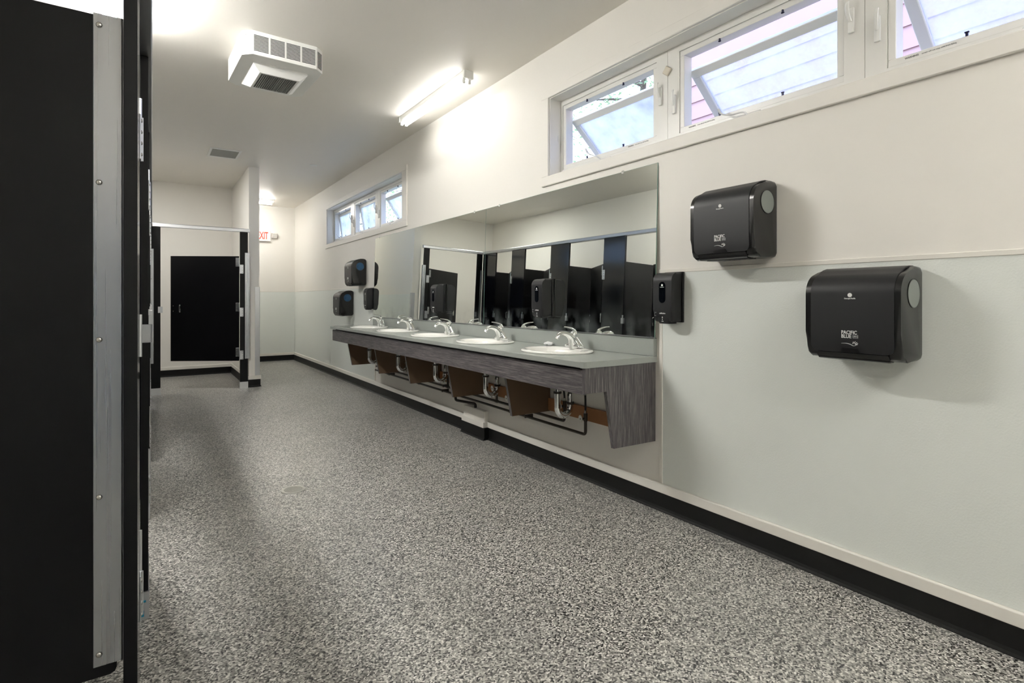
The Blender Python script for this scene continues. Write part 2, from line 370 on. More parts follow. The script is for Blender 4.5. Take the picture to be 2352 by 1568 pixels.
# black rubber base with a toe
def base(bm, p0, p1, out, t=0.012, h=0.10):
    p0, p1, out = Vector((*p0, 0)), Vector((*p1, 0)), Vector((*out, 0))
    prof = [(0, 0.0), (t+0.012, 0.0), (t+0.012, 0.003), (t+0.004, 0.010), (t, 0.022), (t, h), (0, h)]
    A = [bm.verts.new(p0+out*a+Vector((0, 0, z))) for a, z in prof]; B = [bm.verts.new(p1+out*a+Vector((0, 0, z))) for a, z in prof]
    bm.faces.new(A); bm.faces.new(list(reversed(B)))
    n = len(prof)
    for i in range(n): bm.faces.new((A[i], B[i], B[(i+1) % n], A[(i+1) % n]))
bm = nb(); base(bm, (W, YN), (W, 3.865), (-1, 0)); base(bm, (W-0.045, 3.85), (W-0.045, 4.245), (-1, 0)); base(bm, (W, 4.23), (W, YF), (-1, 0))
box(bm, W-0.045, W, 3.853, 3.87, 0, 0.10); box(bm, W-0.045, W, 4.23, 4.243, 0, 0.10)
struct('baseboard_right', bm, 'rubber_black', label='black rubber base along the vanity wall')
bm = nb(); base(bm, (XL, YF), (W, YF), (0, -1)); struct('baseboard_far', bm, 'rubber_black')
bm = nb(); base(bm, (XL, YA), (1.113, YA), (0, -1)); base(bm, (1.113, 7.94), (1.113, YA), (-1, 0)); struct('baseboard_alcove', bm, 'rubber_black')
bm = nb(); base(bm, (1.098, 7.95), (1.252, 7.95), (0, -1), 0.015); base(bm, (1.24, 7.94), (1.24, YA+0.12), (1, 0), 0.014); base(bm, (XL, YA+0.12), (1.24, YA+0.12), (0, 1)); struct('baseboard_partition', bm, 'rubber_black')
bm = nb(); base(bm, (XL, YN), (XL, YF), (1, 0)); struct('baseboard_left', bm, 'rubber_black')
bm = nb(); base(bm, (XL, YN), (W, YN), (0, 1)); struct('baseboard_near', bm, 'rubber_black')
# boxed bump under the vanity
bm = nb(); box(bm, W-0.045, W, 3.868, 4.23, 0.0, 0.235, 0.004, 1)
struct('trim_30', bm, 'trim_white', label='boxed bump on the wall foot under the vanity')

# ------------------------------------------------------------------ windows
def window(name, y0, y1, sashes, rw, label, sticker):
    root = srt(name, (W, (y0+y1)/2, WZ0), label)
    cw = 0.065
    for nm, b in (('casing', (W-0.018, W, y0-rw, y1+0.08, WZ0-cw, WZ0)), ('casing', (W-0.018, W, y0-rw, y1+0.08, WZ1, WZ1+0.06)),
                  ('casing', (W-0.018, W, y0-rw, y0, WZ0, WZ1)), ('casing', (W-0.018, W, y1, y1+0.08, WZ0, WZ1))):
        bm = nb(); box(bm, *b, 0.003, 1); part(nm, bm, 'casing_white', root)
    # jamb lining
    bm = nb(); e = 0.006
    box(bm, W-0.002, W+0.10, y0, y1, WZ0, WZ0+e); box(bm, W-0.002, W+0.10, y0, y1, WZ1-e, WZ1)
    box(bm, W-0.002, W+0.10, y0, y0+e, WZ0+e, WZ1-e); box(bm, W-0.002, W+0.10, y1-e, y1, WZ0+e, WZ1-e); part('jamb', bm, 'casing_white', root)
    xg = W+0.12
    gl = [(y1-0.056-1.022*k-0.80, y1-0.056-1.022*k) for k in range(3)]       # far to near
    gz0, gz1 = 2.113, 2.508
    for k, (a, b) in enumerate(gl):
        # fixed unit frame with a stepped inner stop
        bm = nb(); ya, yb = max(a-0.11, y0+e), min(b+0.11, y1-e)
        za, zb = WZ0+e, WZ1-e
        box(bm, W+0.095, W+0.17, ya, yb, za, gz0-0.03); box(bm, W+0.095, W+0.17, ya, yb, gz1+0.03, zb)
        box(bm, W+0.095, W+0.17, ya, a-0.03, gz0-0.03, gz1+0.03); box(bm, W+0.095, W+0.17, b+0.03, yb, gz0-0.03, gz1+0.03)
        part('window_frame', bm, 'vinyl_white', root)
        bm = nb(); x0, x1 = W+0.100, W+0.165
        box(bm, x0, x1, a-0.029, b+0.029, gz0-0.029, gz0, 0.002, 1); box(bm, x0, x1, a-0.029, b+0.029, gz1, gz1+0.029, 0.002, 1)
        box(bm, x0, x1, a-0.029, a, gz0, gz1, 0.002, 1); box(bm, x0, x1, b, b+0.029, gz0, gz1, 0.002, 1)
        part('screen_frame', bm, 'vinyl_white', root)
        # operable sash, hung near the top, swung out
        ang = math.radians(sashes[k]); drop = 0.075 if sashes[k] > 20 else 0.03
        px, pz = xg+0.055, gz1+0.01-drop*min(1, math.sin(ang)*1.3)
        M = Matrix.Translation((px, 0, pz)) @ Matrix.Rotation(-ang, 4, 'Y')
        sh = gz1-gz0+0.03; fw = 0.046
        sa = nb()
        for q in ((-0.018, 0.018, a-0.02, b+0.02, -fw, 0), (-0.018, 0.018, a-0.02, b+0.02, -sh, -sh+fw), (-0.018, 0.018, a-0.02, a-0.02+fw, -sh+fw, -fw), (-0.018, 0.018, b+0.02-fw, b+0.02, -sh+fw, -fw)):
            box(sa, *q, 0.003, 1, M)
        so = part('sash', sa, 'vinyl_white', root)
        g = nb(); box(g, -0.003, 0.003, a+0.014, b-0.014, -sh+fw-0.002, -fw+0.002, M=M); part('pane', g, 'glass', so)
        # stay arms from the sill to the sash
        if sashes[k] > 20:
            for yy, dy in ((b-0.10, -0.22), (a+0.10, 0.22)):
                tip = M @ Vector((-0.02, yy+dy*0.4, -sh+0.05)); ar = nb()
                sweep(ar, [(xg+0.03, yy+dy, gz0-0.005), tip], [(0.009, 0.003)]*2, 6, side=(0, 1, 0)); part('stay_arm', ar, 'stainless', so)
        # crank handle
        yc = (a+b)/2+0.02
        bm = nb(); prism(bm, [(W+0.100, gz0-0.03), (W+0.062, gz0-0.072), (W+0.062, gz0-0.083), (W+0.100, gz0-0.083)], 1, yc-0.075, yc+0.06, 0.004, 1)
        bm2 = nb(); pts = smooth_path([(W+0.075, yc-0.01, gz0-0.055), (W+0.062, yc+0.01, gz0-0.035), (W+0.060, yc+0.05, gz0-0.012), (W+0.060, yc+0.10, gz0+0.012), (W+0.060, yc+0.128, gz0+0.05)] if k == 0 else [(W+0.075, yc, gz0-0.055), (W+0.062, yc-0.02, gz0-0.035), (W+0.060, yc-0.07, gz0-0.030), (W+0.060, yc-0.13, gz0-0.02)] if k == 2 else
                                        [(W+0.075, yc-0.02, gz0-0.055), (W+0.062, yc, gz0-0.035), (W+0.060, yc+0.07, gz0-0.030), (W+0.060, yc+0.115, gz0-0.012), (W+0.060, yc+0.135, gz0+0.016)], 4)
        # prism above drops its axis order (x,z); build as one part
        cr_ = part('crank_handle', bm, 'vinyl_white', root)
        sweep(bm2, pts, [(0.007, 0.004)]*(len(pts)-4)+[(0.009, 0.006)]*4, 8, side=(1, 0, 0)); part('crank_arm', bm2, 'plastic_white', cr_, True)
        # two sash locks
        for yy, flip in ((b+0.062, 1), (a-0.062, -1)):
            zc = 2.255 if flip == 1 else 2.33
            bm = nb(); box(bm, W+0.082, W+0.096, yy-0.012, yy+0.012, zc-0.055, zc+0.05, 0.005, 2)
            lk = part('sash_lock', bm, 'plastic_white', root, True)
            bm = nb(); pts = smooth_path([(W+0.080, yy, zc-0.01), (W+0.068, yy-0.004*flip, zc+0.02), (W+0.066, yy-0.006*flip, zc+0.055), (W+0.072, yy-0.006*flip, zc+0.072)], 4)
            sweep(bm, pts, [(0.008, 0.004)]*len(pts), 8, side=(0, 1, 0)); part('lever', bm, 'plastic_white', lk, True)
        # dark screen clips
        for fy in (0.3, 0.72):
            for zz, s_ in ((gz0+0.006, 1), (gz1-0.006, -1)):
                bm = nb(); yy = a+(b-a)*fy; box(bm, W+0.096, W+0.104, yy-0.0035, yy+0.0035, zz-0.008, zz+0.008); box(bm, W+0.096, W+0.103, yy-0.0065, yy+0.0065, zz+0.004*s_, zz+0.008*s_)
                part('screen_clip', bm, 'clip_dark', root)
        if sticker:
            yy = (b-0.03) if k > 0 else (a+0.20)
            t1 = text('warning_print', 'WARNING', 0.0095, 'print_grey', root, (0, 0, 0), '-x', align='LEFT', bold=0.0003)
            t2 = text('warning_print', 'screen will not stop child from falling', 0.0072, 'print_grey', root, (0, 0, 0), '-x', align='LEFT')
            off = Vector((W+0.0995, yy, gz0-0.013))-root.location
            t1.location = off; t2.location = off+Vector((0, -0.056, 0))
    return root
window('window_1', *WIN[0], [48, 48, 48], 0.08, 'high window over the towel dispensers with three open awning sashes', True)
window('window_2', *WIN[1], [7, 9, 34], 0.13, 'far high window with three awning sashes', False)

# ------------------------------------------------------------------ lights
def light(name, x, y0, y1, label, q_=1.0, axis='y', cat='light'):
    L = (y1-y0)/2; root = thing(name, (x, (y0+y1)/2, C) if axis == 'y' else ((y0+y1)/2, x, C), label, cat, 'bare tube ceiling lights', 0 if axis == 'y' else PI/2)
    bm = nb(); prism(bm, [(-0.035, 0.0), (-0.035, -0.025), (-0.026, -0.055), (0.026, -0.055), (0.035, -0.025), (0.035, 0.0)], 1, -L, L)
    lpart('housing', bm, 'plastic_white', root)
    for s_ in (-1, 1):
        bm = nb(); box(bm, -0.042, 0.042, s_*L-0.006 if s_ > 0 else s_*L-0.02, s_*L+0.02 if s_ > 0 else s_*L+0.006, -0.062, 0.0, 0.003, 1); cap = lpart('end_cap', bm, 'plastic_white', root)
        for q in (-0.023, 0.023):
            bm = nb(); y_ = s_*(L-0.02); box(bm, q-0.012, q+0.012, y_-0.009, y_+0.009, -0.092, -0.055, 0.004, 2); lpart('lampholder', bm, 'plastic_white', cap)
    for q in (-0.023, 0.023):
        bm = nb(); cyl(bm, (q, -L+0.03, -0.076), (q, L-0.03, -0.076), 0.0125, 12); lpart('tube', bm, 'tube_%g' % q_, root, True)
    return root
light('ceiling_light', 2.055, 3.69, 4.97, 'lit ceiling tube light above the mirrors close to the window wall', 0.12)
light('ceiling_light', -0.19, 2.95, 4.20, 'lit ceiling tube light over the black stalls', 2.3)
light('ceiling_light', 10.35, 0.58, 1.84, 'lit ceiling tube light at the far end near the exit sign', 0.55, axis='x')
pl = thing('fill_light_panel', (-0.115, 7.85, C), 'added flat fill light panel above the end stall corner, hidden behind the posts', 'light')  # invented lamp, kept out of view, to brighten the dim end stall
bm = nb(); box(bm, -0.085, 0.085, -0.50, 0.50, -0.008, 0.0, 0.002, 1); lpart('panel_frame', bm, 'plastic_white', pl)
bm = nb(); box(bm, -0.08, 0.08, -0.49, 0.49, -0.0095, -0.0081); lpart('diffuser', bm, 'tube_0.52', pl)
light('ceiling_light', 1.75, -1.9, -0.63, 'added fill tube light behind the near window end, out of view', 0.95)  # added lamp, unseen, brightening the near right wall
light('ceiling_light', 0.85, -1.9, -0.63, 'added fill tube light behind the camera over the aisle, out of view', 0.65)  # second added lamp out of view, filling the near end of the room

# ------------------------------------------------------------------ heater
def heater():
    root = thing('ceiling_heater', (0.762, 4.232, C), 'white octagonal ceiling heater with louvred sides and square grille underneath', 'heater', rz=math.radians(2.2))
    hx, hy, c_, h = 0.262, 0.318, 0.055, 0.158
    oc = [(-hx+c_, -hy), (hx-c_, -hy), (hx, -hy+c_), (hx, hy-c_), (hx-c_, hy), (-hx+c_, hy), (-hx, hy-c_), (-hx, -hy+c_)]
    bm = nb(); prism(bm, oc, 2, -h, 0); bmesh.ops.bevel(bm, geom=bm.edges[:], offset=0.002, segments=1, affect='EDGES'); lpart('cabinet', bm, 'heater_white', root)
    # near face louvres: four groups
    fx0, fx1 = -hx+c_+0.010, hx-c_-0.010; gw = (fx1-fx0-3*0.012)/4
    for g in range(4):
        a = fx0+g*(gw+0.012); bm = nb()
        for k in range(13):
            z = -0.028-k*0.0083; box(bm, a, a+gw, -hy-0.0012, -hy+0.001, z-0.0045, z)
        lpart('louvre_slots', bm, 'grille_dark', root, kind='stuff')
    bm = nb(); d = Vector((1, 1, 0)).normalized(); n_ = Vector((1, -1, 0)).normalized(); p0 = Vector((hx-c_, -hy, 0))
    for k in range(14):
        z = -0.028-k*0.0083; q0 = p0+d*0.012; q1 = p0+d*0.066
        vs_ = [bm.verts.new(v) for v in (q0+n_*0.0012+Vector((0, 0, z)), q1+n_*0.0012+Vector((0, 0, z)), q1+n_*0.0012+Vector((0, 0, z-0.0045)), q0+n_*0.0012+Vector((0, 0, z-0.0045)))]
        ws = [bm.verts.new(v.co-n_*0.002) for v in vs_]; bm.faces.new(vs_); bm.faces.new(list(reversed(ws)))
        for i in range(4): bm.faces.new((vs_[i], ws[i], ws[(i+1) % 4], vs_[(i+1) % 4]))
    lpart('louvre_slots', bm, 'grille_dark', root, kind='stuff')
    # discharge hood: frustum under the cabinet
    bx, by0, by1 = 0.178, -0.20, 0.235; lx, ly0, ly1 = 0.132, -0.165, 0.155
    bm = nb(); A = [(-bx, by0), (bx, by0), (bx, by1), (-bx, by1)]; Bq = [(-lx, ly0), (lx, ly0), (lx, ly1), (-lx, ly1)]
    za, zb, zc = -h+0.002, -h-0.012, -h-0.052
    r0 = [bm.verts.new((x, y, za)) for x, y in A]; r1 = [bm.verts.new((x, y, zb)) for x, y in A]; r2 = [bm.verts.new((x, y, zc)) for x, y in Bq]
    r3 = [bm.verts.new((x*0.9, y*0.9, zc)) for x, y in Bq]; r4 = [bm.verts.new((x*0.9, y*0.9, zc+0.012)) for x, y in Bq]
    for P_, Q_ in ((r0, r1), (r1, r2), (r2, r3), (r3, r4)):
        for i in range(4): bm.faces.new((P_[i], P_[(i+1) % 4], Q_[(i+1) % 4], Q_[i]))
    bm.faces.new(r4); bm.faces.new(r0); lpart('outlet_hood', bm, 'heater_white', root)
    bm = nb(); box(bm, -lx*0.9, lx*0.9, ly0*0.9, ly1*0.9, zc+0.009, zc+0.011); lpart('grille_back', bm, 'grille_dark', root)
    bm = nb(); n = 19
    for k in range(n):
        x = -lx*0.88+k*(lx*1.76/(n-1)); box(bm, x-0.0016, x+0.0016, ly0*0.9, ly1*0.9, zc, zc+0.008)
    for k in range(34):
        y = ly0*0.88+k*((ly1-ly0)*0.88/33); box(bm, -lx*0.9, lx*0.9, y-0.0012, y+0.0012, zc+0.003, zc+0.006)
    lpart('outlet_grille', bm, 'grille_grey', root, kind='stuff')
    bm = nb(); cyl(bm, (-hx+0.022-0.002, -hy+0.03-0.004, -0.03), (-hx+0.022+0.008, -hy+0.03+0.006, -0.03), 0.003, 8); lpart('screw', bm, 'steel_screw', root)
heater()
# ceiling vent
vt = thing('ceiling_vent', (0.765, 7.38, C), 'flat rectangular air grille in the ceiling before the end stall', 'vent')
bm = nb()
for q in ((-0.165, 0.165, -0.215, -0.185), (-0.165, 0.165, 0.185, 0.215), (-0.165, -0.14, -0.185, 0.185), (0.14, 0.165, -0.185, 0.185)): box(bm, *q, -0.012, 0.0, 0.003, 1)
lpart('vent_frame', bm, 'heater_white', vt)
bm = nb()
for k in range(24): y = -0.178+k*0.0155; prism(bm, [(y, -0.004), (y+0.009, -0.009), (y+0.010, -0.008), (y+0.001, -0.003)], 0, -0.14, 0.14)
lpart('vent_louvres', bm, 'vent_grey', vt, kind='stuff')
bm = nb(); box(bm, -0.14, 0.14, -0.185, 0.185, -0.002, 0.0); lpart('vent_back', bm, 'grille_grey', vt)
# sprinkler cover
bm = nb(); sweep(bm, [(1.806, 7.39, C), (1.806, 7.39, C-0.006), (1.806, 7.39, C-0.010)], [0.045, 0.045, 0.036], 24); single('sprinkler_cover', bm, 'heater_white', 'small round white disc on the ceiling between the vent and far window', 'sprinkler', smooth=True)

# ------------------------------------------------------------------ exit sign
ex = thing('exit_sign', (1.757, YF, 2.255), 'white exit sign with red letters, partly hidden by the stub wall', 'sign')
bm = nb(); box(bm, -0.165, 0.165, -0.045, 0, 0, 0.195, 0.006, 2); lpart('sign_box', bm, 'exit_white', ex)
t = text('lettering', 'EXIT', 0.185, 'exit_red', ex, (0, 0, 0), '-y', sx=0.50, thick=0.001, bold=0.004); t.location = (0.022, -0.046, 0.098)
bm = nb(); box(bm, 1.945, 2.035, YF-0.06, YF, 2.325, 2.415, 0.004, 1); lv = single('louvred_box', bm, 'exit_white', 'small white louvred box to the right of the exit sign', 'emergency light')
bm = nb()
for i in range(5):
    for j in range(4): box(bm, -0.038+i*0.016, -0.028+i*0.016, -0.031, -0.028, 0.012+j*0.018, 0.024+j*0.018)
lpart('louvre_slots', bm, 'grille_grey', lv, kind='stuff')

# ------------------------------------------------------------------ floor drain
dr = thing('floor_drain', (0.736, 3.5, 0.0), 'small round metal floor drain with square perforations', 'drain')
bm = nb()
for a, b, z0, z1 in ((0.054, 0.072, 0.0005, 0.0045),):
    n = 40
    R = [[bm.verts.new((r*math.cos(2*PI*k/n), r*math.sin(2*PI*k/n), z)) for k in range(n)] for r, z in ((a, z0), (a, z1), (b-0.003, z1), (b, z0))]
    for p, q in zip(R, R[1:]):
        for k in range(n): bm.faces.new((p[k], p[(k+1) % n], q[(k+1) % n], q[k]))
lpart('rim', bm, 'drain_metal', dr, True)
bm = nb(); cyl(bm, (0, 0, 0.0003), (0, 0, 0.0009), 0.055, 32); lpart('sump', bm, 'pit', dr)
bm = nb()
for k in range(-5, 6):
    q = k*0.0095; L = math.sqrt(0.055**2-q*q)
    box(bm, q-0.0022, q+0.0022, -L, L, 0.0015, 0.0042); box(bm, -L, L, q-0.0022, q+0.0022, 0.0015, 0.0040)
lpart('strainer_bars', bm, 'drain_metal', dr, kind='stuff')
dr.rotation_euler.z = 0.5
dr['label'] = 'small round metal floor drain with square perforations'

# ------------------------------------------------------------------ stalls
def screw(bm, p, out, r=0.006, h=0.003):
    p = Vector(p); out = Vector(out).normalized(); u, v = frame_of(out); n = 10
    rings = []
    for rr, hh in ((r, 0), (r*0.95, h*0.45), (r*0.6, h*0.9), (r*0.15, h)):
        rings.append([bm.verts.new(p+out*hh+u*rr*math.cos(2*PI*k/n)+v*rr*math.sin(2*PI*k/n)) for k in range(n)])
    for a, b in zip(rings, rings[1:]):
        for k in range(n): bm.faces.new((a[k], a[(k+1) % n], b[(k+1) % n], b[k]))
    bm.faces.new(rings[0]); bm.faces.new(rings[-1])
SCREW_ME = {}
def screws(parent, pts, out, r=0.006, h=0.003, m='steel_screw', M=None, world=True):
    """each screw an object of its own, sharing one mesh per kind; pts in world coordinates (or local when world=False)"""
    key = (tuple(round(c, 4) for c in out), r, h, m, None if M is None else tuple(round(v, 4) for row in M for v in row))
    for p in pts:
        if key not in SCREW_ME:
            bm = nb(); screw(bm, (0, 0, 0), out, r, h)
            if M is not None:
                for v in bm.verts: v.co = M.to_3x3() @ v.co
            bmesh.ops.recalc_face_normals(bm, faces=bm.faces[:]); me = bpy.data.meshes.new('screw'); bm.to_mesh(me); bm.free()
            for f in me.polygons: f.use_smooth = True
            me.materials.append(MATS[m]); SCREW_ME[key] = me
        o = bpy.data.objects.new('screw', SCREW_ME[key]); COL.objects.link(o); o.parent = parent
        q = Vector(p)
        if M is not None: q = M @ q
        if world: q = q-world_loc(parent)
        o.location = q
T = 0.025; ZT, ZB = 1.768, 0.352; RAIL = 2.045
def pilaster(x1, y0, y1, label, hinge=True, keeper=True, far=False):
    root = thing('stall_pilaster', (x1-T/2, (y0+y1)/2, 0), label, 'partition post', 'black stall posts')
    bm = nb(); box(bm, x1-T, x1, y0, y1, 0.102, RAIL, 0.0015, 1); pp = part('post_panel', bm, 'phenolic', root); pp.data.materials.append(MATS['pilaster_face'])
    for f in pp.data.polygons: f.material_index = 1 if f.normal.x > 0.9 else 0
    bm = nb(); box(bm, x1-T-0.004, x1+0.003, y0-0.003, y1+0.003, 0.0, 0.10, 0.001, 1)
    sh = part('shoe', bm, 'stainless', root)
    screws(sh, [(x1+0.003, y0+0.03, 0.06), (x1+0.003, y1-0.03, 0.06)], (1, 0, 0), 0.004)
    if hinge:
        for zc in (1.594, 0.363):
            bm = nb(); box(bm, x1, x1+0.0035, y1-0.034, y1+0.001, zc-0.06, zc+0.06, 0.001, 1); cyl(bm, (x1+0.004, y1+0.004, zc-0.058), (x1+0.004, y1+0.004, zc+0.06), 0.0045, 10)
            lf = part('hinge_leaf', bm, 'stainless', root)
            screws(lf, [(x1+0.0035, y1-0.02, zc-0.045+k*0.03) for k in range(4)], (1, 0, 0), 0.005, 0.0035)
    if keeper:
        z0, z1 = 1.004, 1.070
        bm = nb(); box(bm, x1-T-0.003, x1+0.003, y0-0.002, y0, z0, z1); box(bm, x1, x1+0.003, y0, y0+0.026, z0, z1); box(bm, x1-T-0.003, x1-T, y0, y0+0.026, z0, z1)
        box(bm, x1+0.0115, x1+0.014, y0-0.022, y0+0.006, z0, z1); box(bm, x1+0.001, x1+0.0135, y0+0.002, y0+0.006, z0, z1)
        kp = part('door_keeper', bm, 'stainless', root)
        bm = nb(); box(bm, x1+0.0, x1+0.012, y0-0.012, y0+0.003, z1, z1+0.034, 0.001, 1); part('bumper', bm, 'stainless', kp)
    return root
# row of posts along the aisle
rows = [(-0.0188, 1.422, 1.785), (0.001, 2.385, 2.745), (0.0065, 3.46, 3.84), (0.012, 4.60, 4.965), (0.014, 5.63, 6.03), (0.016, 6.66, 7.01)]
rows_lab = ['nearest tall black stall post, its edge beside the long aluminium strip', 'second black stall post, shoe with blue tape scraps at its foot', 'third black stall post along the aisle',
            'fourth black stall post along the aisle, seen blue in the near mirror', 'fifth black stall post along the aisle, seen in the near mirror', 'sixth black stall post along the aisle, last before the corner']
for (x1, y0, y1), lb in zip(rows, rows_lab): p_ = pilaster(x1, y0, y1, lb, hinge=True, keeper=(y0 > 2)); 
p1 = [o for o in bpy.data.objects if o.get('label') == rows_lab[1]][0]
bm = nb()
for z0, z1, a, b in ((0.012, 0.034, 0.001, 0.012), (0.028, 0.048, 0.0, 0.006), (0.062, 0.070, 0.004, 0.018)): box(bm, 0.001-T-0.002+a, 0.001-T+b, 2.3815-0.0008, 2.3825, z0, z1)
part('tape_scrap', bm, 'tape_blue', p1)
pilaster(0.024, 7.46, 7.86, 'black corner post where the stall row meets the end stall', hinge=False, keeper=True)

def divider(x0, x1, y, label, strip=True):
    root = thing('stall_divider', ((x0+x1)/2, y, ZB), label, 'partition', 'black divider panels of the stall row')
    bm = nb(); r = 0.012
    prism(bm, [(x0, ZB), (x1-r, ZB), (x1-0.003, ZB+0.004), (x1, ZB+r), (x1, ZT), (x0, ZT)], 1, y, y+T, 0.001, 1); part('divider_panel', bm, 'phenolic', root)
    if strip:
        xs_ = x1+0.0115
        bm = nb(); box(bm, xs_-0.052, xs_, y-0.0028, y, ZB+0.025, ZT+0.003, 0.0008, 1); box(bm, xs_-0.003, xs_, y-0.0028, y+T+0.003, ZB+0.025, ZT+0.003)
        st = part('bracket_strip', bm, 'aluminium', root)
        screws(st, [(xs_-0.0415, y-0.0028, 0.403+k*(1.746-0.403)/4) for k in range(5)], (0, -1, 0), 0.0062, 0.0042)
    return root
divider(XL+0.02, -0.0565, 1.458, 'large black end panel at the left edge with a riveted aluminium strip')
labs = ['black panel between the first and second stall', 'black panel between the second and third stall', 'black panel between the third and fourth stall, seen in the mirror', 'black panel between the fourth and fifth stall, seen in the mirror', 'black panel between the fifth and sixth stall, seen in the mirror']
for (x1, y0, y1), lb in zip(rows[1:], labs): divider(XL+0.02, x1-T-0.012, (y0+y1)/2+0.02, lb)
divider(XL+0.02, -0.012, 7.83, 'black panel closing the last stall before the end stall')

def stall_door(hx, hy, L, ang, label, heading, in_side, zt=1.727, zb=0.3625, swap=False):
    """hinge at (hx,hy); heading = direction of the closed door; in_side = direction it swings to"""
    hd = Vector((*heading, 0)); inn = Vector((*in_side, 0)); d = hd*math.cos(ang)+inn*math.sin(ang); nrm = inn*math.cos(ang)-hd*math.sin(ang)   # nrm points into the stall
    root = thing('stall_door', (hx, hy, zb), label, 'stall door', 'black stall doors')
    X = d; Y = nrm; Z = Vector((0, 0, 1))
    M = Matrix(((X.x, Y.x, 0, 0), (X.y, Y.y, 0, 0), (0, 0, 1, 0), (0, 0, 0, 1)))
    def P(name, bm, m, par=root, sm=False):
        for v in bm.verts: v.co = M @ v.co
        return lpart(name, bm, m, par, sm)
    Ht = zt-zb
    bm = nb(); box(bm, 0.008, L, 0, 0.02, 0, Ht, 0.0015, 1); P('door_panel', bm, 'phenolic')
    for zc in (Ht-0.075, Ht/2+0.02, 0.115):
        bm = nb(); box(bm, 0.002, 0.045, -0.0035, 0, zc-0.06, zc+0.055, 0.001, 1); cyl(bm, (0.001, -0.004, zc-0.06), (0.001, -0.004, zc+0.055), 0.0045, 10); lf = P('hinge_leaf', bm, 'stainless')
        screws(lf, [(0.028, -0.0035, zc-0.045+k*0.03) for k in range(4)], (0, -1, 0), 0.0045, M=M, world=False)
    bm = nb(); xx = L-0.13; zc = 1.045-zb
    sweep(bm, arc_pipe([(xx, 0, zc-0.048), (xx, -0.028, zc-0.048), (xx, -0.028, zc+0.048), (xx, 0, zc+0.048)], 0.012), [(0.009, 0.004)]*14, 8); P('pull_handle', bm, 'chrome', sm=True)
    screws(root, [(L-0.035, 0, zc-0.035), (L-0.035, 0, zc+0.035)], (0, -1, 0), 0.006, M=M, world=False)
    return root
dl = ['black door of the first stall, ajar inwards', 'black door of the second stall, ajar inwards', 'black door of the third stall, ajar inwards, seen in the mirror', 'black door of the fourth stall, ajar inwards, seen in the mirror', 'black door of the fifth stall, ajar inwards, seen in the mirror', 'black door of the sixth stall, ajar inwards, seen in the mirror']
ends = [r[1] for r in rows[1:]]+[7.46]
for (x1, y0, y1), nx, lb in zip(rows, ends, dl):
    stall_door(x1-0.002, y1+0.006, nx-y1-0.03, math.radians(29), lb, (0, 1), (-1, 0))
# end stall (accessible): front at y = 7.89
YS = 7.88
def pil_x(x0, x1, label, keeper, hinge):
    root = thing('stall_pilaster', ((x0+x1)/2, YS+T/2, 0), label, 'partition post', 'black stall posts')
    bm = nb(); box(bm, x0, x1, YS, YS+T, 0.085, RAIL, 0.0015, 1); part('post_panel', bm, 'phenolic', root)
    bm = nb(); box(bm, x0-0.003, x1+0.003, YS-0.003, YS+T+0.003, 0, 0.085, 0.001, 1); part('shoe', bm, 'stainless', root)
    if keeper:
        bm = nb(); box(bm, x1-0.026, x1+0.003, YS-0.003, YS, 1.0, 1.075); box(bm, x1, x1+0.003, YS-0.003, YS+T, 1.0, 1.075); box(bm, x1, x1+0.022, YS-0.012, YS-0.009, 1.0, 1.075); box(bm, x1, x1+0.004, YS-0.012, YS, 1.0, 1.075); part('door_keeper', bm, 'stainless', root)
    if hinge:
        for zc in (1.562, 1.0, 0.44):
            bm = nb(); box(bm, x0-0.002, x0+0.040, YS-0.0035, YS, zc-0.06, zc+0.055, 0.001, 1); cyl(bm, (x0-0.004, YS-0.004, zc-0.06), (x0-0.004, YS-0.004, zc+0.055), 0.0045, 10); lf = part('hinge_leaf', bm, 'stainless', root)
            screws(lf, [(x0+0.028, YS-0.0035, zc-0.045+k*0.03) for k in range(4)], (0, -1, 0), 0.0045)
    bm = nb(); a, b = (x0-0.004, x0+0.030) if keeper else (x1-0.036, 1.113)
    box(bm, a, b, YS-0.004, YS, 0.387, 1.775, 0.001, 1); box(bm, b-0.003 if not keeper else a, b if not keeper else a+0.003, YS-0.004, YS+T, 0.387, 1.775); st = part('bracket_strip', bm, 'aluminium', root)
    screws(st, [((a+b)/2-0.006, YS-0.004, 0.42+k*0.33) for k in range(5)], (0, -1, 0), 0.0045)
    return root
pil_x(0.026, 0.126, 'slim black post on the left of the end stall door', True, False)
pil_x(0.998, 1.092, 'slim black post hung with hinges right of the end stall door', False, True)
stall_door(0.990, YS+0.004, 0.872, math.radians(31), 'wide black end stall door standing ajar under the head rail', (-1, 0), (0, 1))
